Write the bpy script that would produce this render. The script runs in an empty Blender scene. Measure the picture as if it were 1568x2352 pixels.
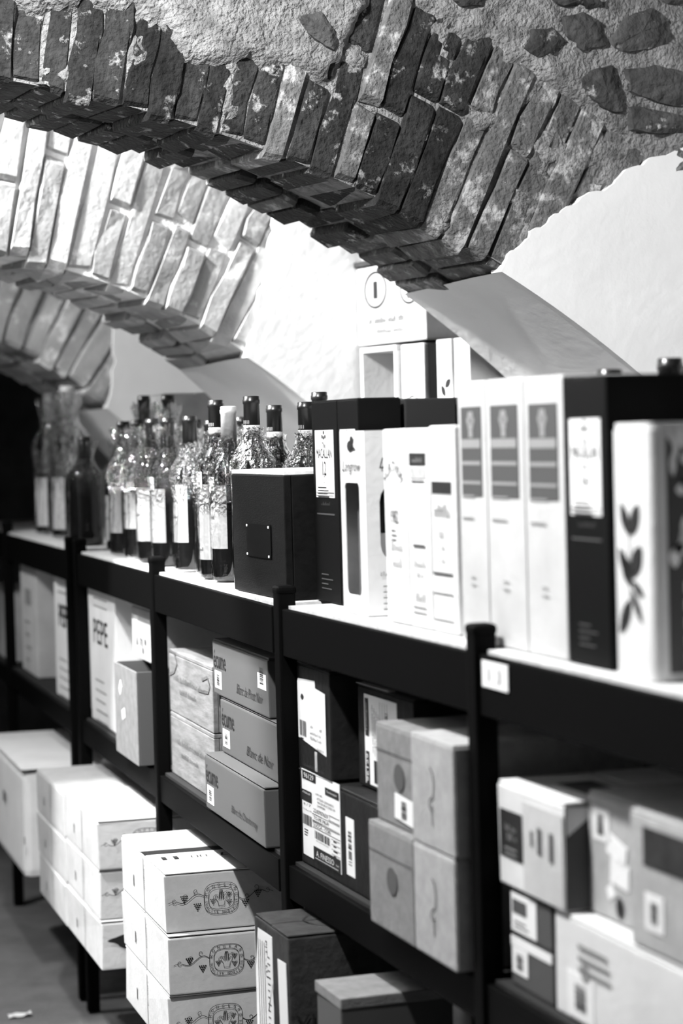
import bpy, bmesh, math, random
from mathutils import Vector, Matrix, noise

scene = bpy.context.scene
COL = scene.collection
random.seed(7)
PI = math.pi

# ------------------------------------------------------------------ camera
PITCH = math.atan(176 / 5000)
ROLL = math.radians(1.5)
cam_data = bpy.data.cameras.new('camera')
cam_data.sensor_fit = 'VERTICAL'
cam_data.sensor_height = 36.0
cam_data.lens = 36.0 * 5000 / 2352
cam_data.clip_start = 0.05
cam_data.dof.use_dof = True
cam_data.dof.focus_distance = 4.0
cam_data.dof.aperture_fstop = 3.3
cam = bpy.data.objects.new('camera', cam_data)
COL.objects.link(cam)
_F = Vector((0, math.cos(PITCH), -math.sin(PITCH)))
_U = Vector((0, math.sin(PITCH), math.cos(PITCH)))
_R = Vector((1, 0, 0))
_r = _R * math.cos(ROLL) - _U * math.sin(ROLL)
_u = _R * math.sin(ROLL) + _U * math.cos(ROLL)
cam.matrix_world = Matrix(((_r.x, _u.x, -_F.x, 0), (_r.y, _u.y, -_F.y, 0), (_r.z, _u.z, -_F.z, 1.5), (0, 0, 0, 1)))
scene.camera = cam

# ------------------------------------------------------------------ world, exposure
world = bpy.data.worlds.new('world')
scene.world = world
world.use_nodes = True
world.node_tree.nodes['Background'].inputs[0].default_value = (1, 1, 1, 1)
world.node_tree.nodes['Background'].inputs[1].default_value = 0.0
scene.view_settings.view_transform = 'Standard'
scene.view_settings.look = 'None'
scene.view_settings.gamma = 1.0
scene.view_settings.exposure = 0.0
scene.view_settings.use_curve_mapping = False
scene.cycles.max_bounces = 4
scene.cycles.diffuse_bounces = 3
scene.cycles.glossy_bounces = 2
scene.cycles.transmission_bounces = 2
scene.cycles.transparent_max_bounces = 8
scene.cycles.caustics_reflective = False
scene.cycles.caustics_refractive = False
scene.cycles.adaptive_threshold = 0.06

# ------------------------------------------------------------------ frames
ROOM_ORIGIN, ROOM_ANGLE = Vector((0.1872, 4.2163, 0)), math.radians(26)      # x across the room, y along the vault
RACK_ORIGIN = Vector((-0.1006, 3.732, 0))
ANGLE_FAR, ANGLE_NEAR = math.radians(16.3), math.radians(18.6)                 # the two rack runs meet at a slight bend


def room(u, s, z):
    c, n = math.cos(ROOM_ANGLE), math.sin(ROOM_ANGLE)
    return ROOM_ORIGIN + Vector((c * u - n * s, n * u + c * s, z))


def rack(run, s, d, z):
    t = ANGLE_FAR if run == 'far' else ANGLE_NEAR
    return RACK_ORIGIN + Vector((-math.sin(t) * s + math.cos(t) * d, math.cos(t) * s + math.sin(t) * d, z))


def rack_rot(run):
    return (ANGLE_FAR if run == 'far' else ANGLE_NEAR) - PI / 2


# ------------------------------------------------------------------ lamps of the cellar bays, plus one added fill lamp
def lamp(name, loc, power, radius):
    l = bpy.data.lights.new(name, 'POINT')
    l.energy = power
    l.shadow_soft_size = radius
    o = bpy.data.objects.new(name, l)
    o.location = loc
    COL.objects.link(o)
    return o


lamp('ceiling_lamp_middle_bay', room(-1.60, 0.70, 2.86), 800, 0.06)
lamp('ceiling_lamp_near_bay', room(-1.45, -1.00, 2.78), 325, 0.06)
lamp('added_fill_lamp', room(-1.0, -3.4, 2.70), 6, 0.08)  # added out of view to even the light on the nearest arch
lamp('ceiling_lamp_far_bay', room(-1.45, 2.0, 2.55), 120, 0.06)


# ------------------------------------------------------------------ materials
def grey(v):
    return (v, v, v, 1)


def mat(name, lo, hi=None, scale=8.0, rough=0.8, bump=0.0, bump_scale=60.0, detail=3.0, stretch=None,
        metal=0.0, spots=None, spot_scale=14.0, spot_at=0.6, spec=0.3, per_object=0.0, world_space=False):
    m = bpy.data.materials.new(name)
    m.use_nodes = True
    nt = m.node_tree
    N, L = nt.nodes, nt.links
    b = N['Principled BSDF']
    b.inputs['Roughness'].default_value = rough
    b.inputs['Metallic'].default_value = metal
    b.inputs['Specular IOR Level'].default_value = spec
    if hi is None:
        hi = lo
    if hi - lo < .06 and spots is None and bump < .12:       # even print, paint and paper: one flat tone
        b.inputs['Base Color'].default_value = grey((lo + hi) / 2)
        return m
    tc = N.new('ShaderNodeTexCoord')
    oi = N.new('ShaderNodeObjectInfo')
    off = N.new('ShaderNodeVectorMath'); off.operation = 'MULTIPLY_ADD'
    L.new(oi.outputs['Random'], off.inputs[0])
    off.inputs[1].default_value = (13.0, 29.0, 7.0)
    L.new(tc.outputs['Object'], off.inputs[2])
    vec = off.outputs[0]
    if world_space:
        geo = N.new('ShaderNodeNewGeometry')
        vec = geo.outputs['Position']
    if stretch:
        mp = N.new('ShaderNodeMapping')
        mp.inputs['Scale'].default_value = stretch
        L.new(vec, mp.inputs['Vector'])
        vec = mp.outputs[0]
    nz = N.new('ShaderNodeTexNoise')
    nz.inputs['Scale'].default_value = scale
    nz.inputs['Detail'].default_value = detail
    nz.inputs['Roughness'].default_value = 0.62
    L.new(vec, nz.inputs['Vector'])
    cr = N.new('ShaderNodeValToRGB')
    cr.color_ramp.elements[0].position = 0.32
    cr.color_ramp.elements[1].position = 0.68
    cr.color_ramp.elements[0].color = grey(lo)
    cr.color_ramp.elements[1].color = grey(hi)
    L.new(nz.outputs[0], cr.inputs[0])
    col = cr.outputs[0]
    if spots is not None:
        n2 = N.new('ShaderNodeTexNoise')
        n2.inputs['Scale'].default_value = spot_scale
        n2.inputs['Detail'].default_value = 5.0
        n2.inputs['Roughness'].default_value = 0.68
        L.new(vec, n2.inputs['Vector'])
        r2 = N.new('ShaderNodeValToRGB')
        r2.color_ramp.elements[0].position = spot_at
        r2.color_ramp.elements[1].position = spot_at + 0.09
        L.new(n2.outputs[0], r2.inputs[0])
        mx = N.new('ShaderNodeMixRGB')
        mx.inputs[2].default_value = grey(spots)
        L.new(r2.outputs[0], mx.inputs[0])
        L.new(col, mx.inputs[1])
        col = mx.outputs[0]
    if per_object:
        mr = N.new('ShaderNodeMapRange')
        mr.inputs['To Min'].default_value = 1 - per_object
        mr.inputs['To Max'].default_value = 1 + per_object
        L.new(oi.outputs['Random'], mr.inputs['Value'])
        mm = N.new('ShaderNodeVectorMath'); mm.operation = 'SCALE'
        L.new(col, mm.inputs[0])
        L.new(mr.outputs[0], mm.inputs['Scale'])
        col = mm.outputs[0]
    L.new(col, b.inputs['Base Color'])
    if bump:
        n3 = N.new('ShaderNodeTexNoise')
        n3.inputs['Scale'].default_value = bump_scale
        n3.inputs['Detail'].default_value = 3.0
        L.new(vec, n3.inputs['Vector'])
        bp = N.new('ShaderNodeBump')
        bp.inputs['Strength'].default_value = bump
        bp.inputs['Distance'].default_value = 0.01
        L.new(n3.outputs[0], bp.inputs['Height'])
        L.new(bp.outputs[0], b.inputs['Normal'])
    return m


M = {}
M['plaster'] = mat('white_plaster', 0.78, 0.88, 3, 0.9, 0.15, 40)
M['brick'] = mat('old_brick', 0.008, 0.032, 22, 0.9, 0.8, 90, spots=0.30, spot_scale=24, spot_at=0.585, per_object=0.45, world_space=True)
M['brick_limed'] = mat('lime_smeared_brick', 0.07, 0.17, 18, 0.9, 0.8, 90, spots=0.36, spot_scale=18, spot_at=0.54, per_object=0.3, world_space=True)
M['brick_lit'] = mat('old_brick_lit', 0.28, 0.42, 12, 0.9, 0.22, 70, spots=0.62, spot_scale=15, spot_at=0.56, per_object=0.3, world_space=True)  # lit copy of the brick, lamp brightness put into its colour
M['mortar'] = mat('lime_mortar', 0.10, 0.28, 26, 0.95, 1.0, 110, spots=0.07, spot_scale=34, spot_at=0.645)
M['mortar_lit'] = mat('lime_mortar_lit', 0.6, 0.8, 14, 0.95, 0.5, 80)  # mortar lightened too, so the colour carries the lamp light
M['stone'] = mat('field_stone', 0.025, 0.08, 14, 0.9, 0.8, 60, spots=0.38, spot_scale=26, spot_at=0.63, per_object=0.4)
M['wall'] = mat('cellar_wall', 0.05, 0.09, 5, 0.95, 0.4, 30)
M['vault'] = mat('darkened_brick_vault', 0.04, 0.10, 9, 0.95, 0.5, 40)  # out of view, colour darkened to cut bounce light
M['floor'] = mat('concrete_floor', 0.12, 0.2, 6, 0.85, 0.3, 120)
M['metal'] = mat('black_steel', 0.0015, 0.003, 20, 0.6, 0.05, 90, spec=0.04)
M['board_shade'] = mat('chipboard_shade_tone', 0.02, 0.035, 40, 0.8, 0.1, 120, spec=0.1)  # chipboard darkened, shade of the lower shelves put into the colour
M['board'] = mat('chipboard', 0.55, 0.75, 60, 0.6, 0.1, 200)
M['kraft_mid'] = mat('mid_brown_carton', 0.16, 0.22, 40, 0.9, 0.1, 200)
M['crest'] = mat('off_white_carton', 0.42, 0.5, 14, 0.85, 0.08, 90)
M['kraft'] = mat('brown_carton', 0.06, 0.085, 40, 0.9, 0.1, 200)
M['kraft_light'] = mat('light_brown_carton', 0.30, 0.38, 40, 0.9, 0.1, 200)
M['white_carton'] = mat('white_carton', 0.64, 0.72, 10, 0.8, 0.08, 90)
M['cream_carton'] = mat('cream_carton', 0.46, 0.54, 12, 0.8, 0.08, 90)
M['grey_carton'] = mat('grey_carton', 0.34, 0.44, 14, 0.85, 0.1, 90)
M['dark_carton'] = mat('dark_carton', 0.010, 0.018, 20, 0.55, 0.15, 60, spec=0.15)
M['mid_carton'] = mat('dull_brown_carton', 0.030, 0.05, 30, 0.8, 0.15, 80, spec=0.1)
M['black_carton'] = mat('black_carton', 0.003, 0.005, 20, 0.6, 0.05, 90, spec=0.06)
M['black_end'] = mat('black_coated_carton', 0.022, 0.03, 20, 0.6, 0.05, 90, spec=0.1)
M['wood'] = mat('pale_wood', 0.13, 0.24, 6, 0.75, 0.2, 60, stretch=(2, 8, 14))
M['wood_mid'] = mat('brown_wood', 0.08, 0.14, 7, 0.75, 0.2, 60, stretch=(2, 8, 14))
M['dark_wood'] = mat('dark_stained_wood', 0.004, 0.007, 8, 0.6, 0.15, 60, stretch=(2, 8, 14), spec=0.08)
M['paper'] = mat('label_paper', 0.78, 0.84, 20, 0.8)
M['paper_grey'] = mat('grey_label_paper', 0.36, 0.5, 60, 0.8)
M['paper_dull'] = mat('printed_grey_panel', 0.05, 0.09, 30, 0.8)
M['ink'] = mat('black_ink', 0.012, 0.012, 5, 0.7)
M['ink_soft'] = mat('grey_ink', 0.06, 0.08, 5, 0.8)
M['ink_faint'] = mat('faint_ink', 0.24, 0.28, 5, 0.8)
M['ink_white'] = mat('white_ink', 0.8, 0.8, 5, 0.7)
M['ink_dim'] = mat('dim_foil_ink', 0.06, 0.08, 5, 0.5)
M['tape'] = mat('packing_tape', 0.05, 0.09, 20, 0.18, 0.3, 40, spec=0.6)
M['tape_clear'] = mat('clear_tape', 0.5, 0.6, 20, 0.25, 0.2, 40)
M['capsule'] = mat('black_capsule', 0.008, 0.012, 20, 0.3, 0.05, 90, spec=0.5)
M['capsule_pale'] = mat('pale_capsule', 0.35, 0.5, 20, 0.35, 0.1, 90, spec=0.5)
M['cork'] = mat('stopper', 0.012, 0.02, 20, 0.6)
M['gap'] = mat('carton_inside_shade', 0.006, 0.01, 20, 0.95)  # near-black tone paints the shade inside open and torn cartons


def glass_mat():
    m = bpy.data.materials.new('dark_bottle_glass')
    m.use_nodes = True
    b = m.node_tree.nodes['Principled BSDF']
    b.inputs['Base Color'].default_value = grey(0.006)
    b.inputs['Roughness'].default_value = 0.06
    b.inputs['Specular IOR Level'].default_value = 0.6
    return m


def cellophane():
    m = bpy.data.materials.new('crinkled_cellophane')
    m.use_nodes = True
    nt = m.node_tree
    N, L = nt.nodes, nt.links
    for n in list(N):
        N.remove(n)
    out = N.new('ShaderNodeOutputMaterial')
    tr = N.new('ShaderNodeBsdfTransparent')
    tr.inputs[0].default_value = grey(0.97)
    gl = N.new('ShaderNodeBsdfGlossy')
    gl.inputs['Color'].default_value = grey(1)
    gl.inputs['Roughness'].default_value = 0.07
    tc = N.new('ShaderNodeTexCoord')
    oi = N.new('ShaderNodeObjectInfo')
    off = N.new('ShaderNodeVectorMath'); off.operation = 'MULTIPLY_ADD'
    L.new(oi.outputs['Random'], off.inputs[0]); off.inputs[1].default_value = (13, 29, 7)
    L.new(tc.outputs['Object'], off.inputs[2])
    vo = N.new('ShaderNodeTexVoronoi'); vo.inputs['Scale'].default_value = 55
    nz = N.new('ShaderNodeTexNoise'); nz.inputs['Scale'].default_value = 30; nz.inputs['Detail'].default_value = 5
    L.new(off.outputs[0], nz.inputs['Vector'])
    L.new(nz.outputs['Color'], vo.inputs['Vector'])
    vo.inputs['Scale'].default_value = 6
    bp = N.new('ShaderNodeBump'); bp.inputs['Strength'].default_value = 1.0; bp.inputs['Distance'].default_value = 0.012
    L.new(vo.outputs['Distance'], bp.inputs['Height'])
    L.new(bp.outputs[0], gl.inputs['Normal'])
    sx = N.new('ShaderNodeSeparateXYZ'); L.new(tc.outputs['Object'], sx.inputs[0])
    cm_ = N.new('ShaderNodeMapRange'); cm_.inputs['From Min'].default_value = .13; cm_.inputs['From Max'].default_value = .20
    cm_.inputs['To Min'].default_value = .12; cm_.inputs['To Max'].default_value = 1.0
    L.new(sx.outputs['Z'], cm_.inputs['Value']); L.new(cm_.outputs[0], bp.inputs['Strength'])
    fr = N.new('ShaderNodeFresnel'); fr.inputs['IOR'].default_value = 1.35
    L.new(bp.outputs[0], fr.inputs['Normal'])
    ad = N.new('ShaderNodeMath'); ad.operation = 'MULTIPLY_ADD'
    ad.inputs[1].default_value = 0.75; ad.inputs[2].default_value = 0.0; ad.use_clamp = True
    m2 = N.new('ShaderNodeMapRange'); m2.inputs['From Min'].default_value = .13; m2.inputs['From Max'].default_value = .20
    m2.inputs['To Min'].default_value = .6; m2.inputs['To Max'].default_value = 1.9
    L.new(sx.outputs['Z'], m2.inputs['Value']); L.new(m2.outputs[0], ad.inputs[1])
    L.new(fr.outputs[0], ad.inputs[0])
    mx = N.new('ShaderNodeMixShader')
    L.new(ad.outputs[0], mx.inputs[0]); L.new(tr.outputs[0], mx.inputs[1]); L.new(gl.outputs[0], mx.inputs[2])
    L.new(mx.outputs[0], out.inputs[0])
    return m


M['glass'] = glass_mat()
M['cello'] = cellophane()


# ------------------------------------------------------------------ object helpers
def link(name, me, m, parent=None, loc=(0, 0, 0), rot=(0, 0, 0), scale=(1, 1, 1)):
    o = bpy.data.objects.new(name, me)
    COL.objects.link(o)
    if m is not None and not me.materials:
        me.materials.append(M[m] if isinstance(m, str) else m)
    o.parent = parent
    o.location = loc
    o.rotation_euler = rot
    o.scale = scale
    return o


def tag(o, label, cat, group=None):
    o['label'] = label
    o['category'] = cat
    if group:
        o['group'] = group
    return o


def thing(name, label, cat, loc, rz, group=None):
    o = bpy.data.objects.new(name, None)
    o.empty_display_size = 0.05
    COL.objects.link(o)
    o.location = loc
    o.rotation_euler = (0, 0, rz)
    return tag(o, label, cat, group)


def struct(name, bm_or_me, m, label=None, loc=(0, 0, 0), rz=0.0):
    me = bm_or_me
    if isinstance(me, bmesh.types.BMesh):
        me = to_mesh(name, me)
    o = link(name, me, m, None, loc, (0, 0, rz))
    o['kind'] = 'structure'
    if label:
        o['label'] = label
    return o


def to_mesh(name, bm, smooth=False):
    me = bpy.data.meshes.new(name)
    bmesh.ops.recalc_face_normals(bm, faces=bm.faces[:])
    bm.to_mesh(me)
    bm.free()
    if smooth:
        for p in me.polygons:
            p.use_smooth = True
    return me


def bm_box(bm, x0, x1, y0, y1, z0, z1):
    v = [bm.verts.new(p) for p in ((x0, y0, z0), (x1, y0, z0), (x1, y1, z0), (x0, y1, z0),
                                   (x0, y0, z1), (x1, y0, z1), (x1, y1, z1), (x0, y1, z1))]
    for f in ((0, 3, 2, 1), (4, 5, 6, 7), (0, 1, 5, 4), (1, 2, 6, 5), (2, 3, 7, 6), (3, 0, 4, 7)):
        bm.faces.new([v[i] for i in f])
    return v


def box_mesh(name, x0, x1, y0, y1, z0, z1, bevel=0.0, seg=2, jit=0.0):
    bm = bmesh.new()
    bm_box(bm, x0, x1, y0, y1, z0, z1)
    if jit:
        for v in bm.verts:
            if v.co.z > (z0 + z1) / 2:
                v.co += Vector((random.uniform(-jit, jit), random.uniform(-jit, jit), random.uniform(-jit, 0)))
    if bevel:
        bmesh.ops.bevel(bm, geom=bm.edges[:], offset=bevel, segments=seg, profile=0.6, affect='EDGES')
    return to_mesh(name, bm)


def part_box(name, parent, m, x0, x1, y0, y1, z0, z1, bevel=0.0, seg=2, jit=0.0):
    return link(name, box_mesh(name, x0, x1, y0, y1, z0, z1, bevel, seg, jit), m, parent)


# ------------------------------------------------------------------ flat print
_TXT = {}


def glyphs(s, shear=0.0, bold=0.0):
    key = (s, shear, bold)
    if key not in _TXT:
        cu = bpy.data.curves.new('t', 'FONT')
        cu.body = s
        cu.shear = shear
        cu.offset = bold
        cu.resolution_u = 2
        cu.align_x = 'CENTER'
        cu.align_y = 'CENTER'
        ob = bpy.data.objects.new('t', cu)
        COL.objects.link(ob)
        bpy.context.view_layer.update()
        me = bpy.data.meshes.new_from_object(ob)
        vs = [(v.co.x, v.co.y) for v in me.vertices]
        fs = [tuple(p.vertices) for p in me.polygons]
        bpy.data.objects.remove(ob)
        bpy.data.curves.remove(cu)
        bpy.data.meshes.remove(me)
        if vs:
            x0, x1 = min(v[0] for v in vs), max(v[0] for v in vs)
            y0, y1 = min(v[1] for v in vs), max(v[1] for v in vs)
            cx, cy, h, w = (x0 + x1) / 2, (y0 + y1) / 2, max(y1 - y0, 1e-6), max(x1 - x0, 1e-6)
            vs = [((x - cx) / w, (y - cy) / h) for x, y in vs]
            _TXT[key] = (vs, fs, w / h)
        else:
            _TXT[key] = ([], [], 1)
    return _TXT[key]


class Ink:
    def __init__(self):
        self.v, self.f = [], []

    def add(self, vs, fs):
        o = len(self.v)
        self.v += vs
        self.f += [tuple(i + o for i in f) for f in fs]

    def rect(self, x, y, w, h):
        self.add([(x - w / 2, y - h / 2), (x + w / 2, y - h / 2), (x + w / 2, y + h / 2), (x - w / 2, y + h / 2)], [(0, 1, 2, 3)])

    def text(self, s, x, y, h, w=None, rot=0.0, shear=0.0, bold=0.0):
        vs, fs, asp = glyphs(s, shear, bold)
        if w is None:
            w = h * asp
        c, n = math.cos(rot), math.sin(rot)
        self.add([(x + c * a * w - n * b * h, y + n * a * w + c * b * h) for a, b in vs], fs)

    def scribble(self, x, y, h, w, rot=0.0, seed=1):
        # unreadable blurred lettering: uneven short strokes in a row
        rnd = random.Random(int(seed * 977 + w * 1e4))
        n = max(3, int(w / (h * .55)))
        c, q = math.cos(rot), math.sin(rot)
        for i in range(n):
            if rnd.random() < .12:
                continue
            px = -w / 2 + w * (i + .5) / n
            hh = h * rnd.choice((.55, .6, .95))
            for dx in (-.22, .2):
                a, b = px + dx * w / n, px + dx * w / n + .16 * w / n
                y0, y1 = -h / 2, -h / 2 + hh * rnd.uniform(.8, 1)
                pts = ((a, y0), (b, y0), (b, y1), (a, y1))
                self.add([(x + c * m - q * k, y + q * m + c * k) for m, k in pts], [(0, 1, 2, 3)])
            y2 = -h / 2 + hh * rnd.choice((.08, .5, .9))
            pts = ((px - .22 * w / n, y2 - h * .05), (px + .36 * w / n, y2 - h * .05), (px + .36 * w / n, y2 + h * .05), (px - .22 * w / n, y2 + h * .05))
            self.add([(x + c * m - q * k, y + q * m + c * k) for m, k in pts], [(0, 1, 2, 3)])

    def stroke(self, pts, w, closed=False):
        n = len(pts)
        out = []
        for i, p in enumerate(pts):
            a = pts[i - 1] if (i or closed) else p
            b = pts[(i + 1) % n] if (i < n - 1 or closed) else p
            dx, dy = b[0] - a[0], b[1] - a[1]
            l = math.hypot(dx, dy) or 1
            out += [(p[0] - dy / l * w / 2, p[1] + dx / l * w / 2), (p[0] + dy / l * w / 2, p[1] - dx / l * w / 2)]
        fs = [(2 * i, 2 * i + 1, 2 * i + 3, 2 * i + 2) for i in range(n - 1)]
        if closed:
            fs.append((2 * n - 2, 2 * n - 1, 1, 0))
        self.add(out, fs)

    def disc(self, x, y, r, ry=None, k=10):
        ry = ry or r
        self.add([(x + r * math.cos(2 * PI * i / k), y + ry * math.sin(2 * PI * i / k)) for i in range(k)], [tuple(range(k))])

    def barcode(self, x, y, w, h, n=18, vertical=False, seed=1):
        rnd = random.Random(seed)
        ws = [rnd.choice((1, 1, 2, 3)) for _ in range(2 * n)]
        t = sum(ws)
        p = 0
        for i, q in enumerate(ws):
            if i % 2 == 0:
                m = (p + q / 2) / t - 0.5
                if vertical:
                    self.rect(x, y + m * h, w, q / t * h)
                else:
                    self.rect(x + m * w, y, q / t * w, h)
            p += q

    def lines(self, x, y, w, n, pitch, h, seed=0):
        rnd = random.Random(seed)
        for i in range(n):
            ww = w * rnd.uniform(0.5, 1)
            self.rect(x - (w - ww) / 2, y - i * pitch, ww, h)

    def mesh(self, name):
        me = bpy.data.meshes.new(name)
        me.from_pydata([(a, b, 0) for a, b in self.v], [], self.f)
        me.update()
        return me


ROT_FACE = {'front': (PI / 2, 0, 0), 'end': (PI / 2, 0, PI / 2), 'top': (0, 0, 0)}


def on_face(t, face, u, v, off):
    """t: dict(w, d, h) box; u, v measured on that face from its left bottom corner as seen."""
    w, d, h = t['w'], t['d'], t['h']
    if face == 'front':
        return (-w / 2 + u, -off, v)
    if face == 'end':
        return (w / 2 + off, u, v)
    return (-w / 2 + u, v, h + off)


STICKERS = {}


def prt(o, t, face, u, v, ink, m='ink', name='print', off=0.0016, rot=0.0):
    me = ink.mesh(name) if isinstance(ink, Ink) else ink
    r = Matrix.Rotation(0, 4, 'X')
    ob = link(name, me, m, o, on_face(t, face, u, v, off))
    e = ROT_FACE[face]
    mw = Matrix.Rotation(e[2], 4, 'Z') @ Matrix.Rotation(e[0], 4, 'X') @ Matrix.Rotation(rot, 4, 'Z')
    ob.rotation_euler = mw.to_euler()
    if isinstance(ink, Ink):
        ob['kind'] = 'stuff'                       # letters and bars too small to pick apart
        for st, f2, u2, v2, w2, h2 in reversed(STICKERS.get(o.name, [])):
            if f2 == face and abs(u - u2) < w2 / 2 and abs(v - v2) < h2 / 2:
                ob.parent = st                     # print on a label is a piece of that label
                ob.matrix_parent_inverse = st.matrix_basis.inverted()
                break
    return ob


def sticker(o, t, face, u, v, w, h, m='paper', name='label_sticker', off=0.0006, rot=0.0, corner=0.0):
    bm = bmesh.new()
    bm_box(bm, -w / 2, w / 2, -h / 2, h / 2, -0.0004, 0.0004)
    if corner:
        es = [e for e in bm.edges if abs(e.verts[0].co.z - e.verts[1].co.z) > 1e-5]
        bmesh.ops.bevel(bm, geom=es, offset=corner, segments=3, affect='EDGES')
    me = to_mesh(name, bm)
    st = prt(o, t, face, u, v, me, m, name, off, rot)
    STICKERS.setdefault(o.name, []).append((st, face, u, v, w, h))
    return st


# ------------------------------------------------------------------ carton builder
def carton(name, label, run, s_far, s_near, d, depth, z, h, m, cat='box', group=None, flaps=True, yaw=0.0, slit='x',
           bevel=0.003, top_gap=0.004, jit=0.0015, frame=None):
    """front = the face towards the aisle (local -y), end = the face towards the camera (local +x)."""
    w = s_far - s_near
    if frame == 'room':
        loc, rz = room(d, (s_far + s_near) / 2, z), ROOM_ANGLE - PI / 2
    else:
        loc, rz = rack(run, (s_far + s_near) / 2, d, z), rack_rot(run)
    o = thing(name, label, cat, loc, rz + yaw, group)
    t = dict(w=w, d=depth, h=h, z=z)
    th = 0.004 if flaps else 0.0
    part_box('body', o, m, -w / 2, w / 2, 0, depth, 0, h - th, bevel, 2, jit)
    if flaps:
        if slit == 'x':
            part_box('flap', o, m, -w / 2 + .001, w / 2 - .001, .001, depth / 2 - top_gap / 2, h - th, h, 0.0015, 1, 0.0008)
            part_box('flap', o, m, -w / 2 + .001, w / 2 - .001, depth / 2 + top_gap / 2, depth - .001, h - th, h, 0.0015, 1, 0.0008)
        else:
            part_box('flap', o, m, -w / 2 + .001, -top_gap / 2, .001, depth - .001, h - th, h, 0.0015, 1, 0.0008)
            part_box('flap', o, m, top_gap / 2, w / 2 - .001, .001, depth - .001, h - th, h, 0.0015, 1, 0.0008)
    return o, t


# ================================================================== THE ROOM
CU, CZ = -1.16, -0.579                  # centre of the vault


def arc(cu, cz, r, phi):
    return cu + r * math.sin(phi), cz + r * math.cos(phi)


ROOM_S0, ROOM_S1 = -7.0, 5.2
U_RIGHT, U_LEFT = 1.05, -3.35

bm = bmesh.new()
c = [room(u, s, 0) - ROOM_ORIGIN for u, s in ((U_LEFT - .3, ROOM_S0), (U_RIGHT + .3, ROOM_S0), (U_RIGHT + .3, ROOM_S1), (U_LEFT - .3, ROOM_S1))]
vs = [bm.verts.new(p) for p in c] + [bm.verts.new(p - Vector((0, 0, .15))) for p in c]
for f in ((0, 1, 2, 3), (7, 6, 5, 4), (0, 4, 5, 1), (1, 5, 6, 2), (2, 6, 7, 3), (3, 7, 4, 0)):
    bm.faces.new([vs[i] for i in f])
struct('floor', bm, 'floor', 'grey concrete cellar floor', ROOM_ORIGIN)


def room_slab(name, u0, u1, s0, s1, z0, z1, m, label):
    me = box_mesh(name, u0, u1, s0, s1, z0, z1)
    return struct(name, me, m, label, ROOM_ORIGIN, ROOM_ANGLE)


room_slab('wall_right', U_RIGHT, U_RIGHT + .25, ROOM_S0, ROOM_S1, 0, 2.9, 'plaster', 'white plastered wall behind the wine racks')
room_slab('wall_left', U_LEFT - .25, U_LEFT, ROOM_S0, ROOM_S1, 0, 2.9, 'wall', 'plain cellar wall across the aisle')
room_slab('wall_back', U_LEFT, U_RIGHT, ROOM_S1, ROOM_S1 + .25, 0, 2.9, 'wall', 'far end wall of the cellar in shadow')
room_slab('wall_front', U_LEFT, U_RIGHT, ROOM_S0 - .25, ROOM_S0, 0, 2.9, 'wall', 'end wall of the cellar behind the photographer')

bm = bmesh.new()
n = 48
R_CEIL = 3.62
ring = []
for i in range(n + 1):
    phi = -0.80 + 1.60 * i / n
    ring.append((arc(CU, CZ, R_CEIL, phi), arc(CU, CZ, R_CEIL + .2, phi)))
rows = []
for s in (ROOM_S0, ROOM_S1):
    rows.append([(bm.verts.new((a[0], s, a[1])), bm.verts.new((b[0], s, b[1]))) for a, b in ring])
for i in range(n):
    a, b, c2, d2 = rows[0][i], rows[0][i + 1], rows[1][i + 1], rows[1][i]
    bm.faces.new((a[0], b[0], c2[0], d2[0]))
    bm.faces.new((a[1], d2[1], c2[1], b[1]))
    bm.faces.new((a[0], a[1], b[1], b[0]))
    bm.faces.new((d2[0], c2[0], c2[1], d2[1]))
struct('ceiling', to_mesh('ceiling', bm, True), 'vault', 'rough brick barrel vault between the arches', ROOM_ORIGIN, ROOM_ANGLE)

# ------------------------------------------------------------------ brick arches
BRICKS = []
for k in range(8):
    bm = bmesh.new()
    bm_box(bm, -.5, .5, -.5, .5, -.5, .5)
    bmesh.ops.subdivide_edges(bm, edges=[e for e in bm.edges if abs(e.verts[0].co.z - e.verts[1].co.z) > .5], cuts=2)
    rnd = random.Random(40 + k)
    for v in bm.verts:
        v.co.x += rnd.uniform(-.07, .07)
        v.co.y += rnd.uniform(-.007, .007)
        v.co.z += rnd.uniform(-.025, .025)
    bmesh.ops.bevel(bm, geom=[e for e in bm.edges if e.calc_face_angle(0) > 0.6], offset=.055, segments=1, affect='EDGES')
    BRICKS.append(to_mesh('brick', bm))


def brick_mesh(m):
    out = []
    for me in BRICKS:
        q = me.copy()
        q.materials.append(M[m])
        out.append(q)
    return out


def fbm(x, y, z=0.0, oct_=4):
    return noise.fractal(Vector((x, y, z)), 1.0, 2.0, oct_)


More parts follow.
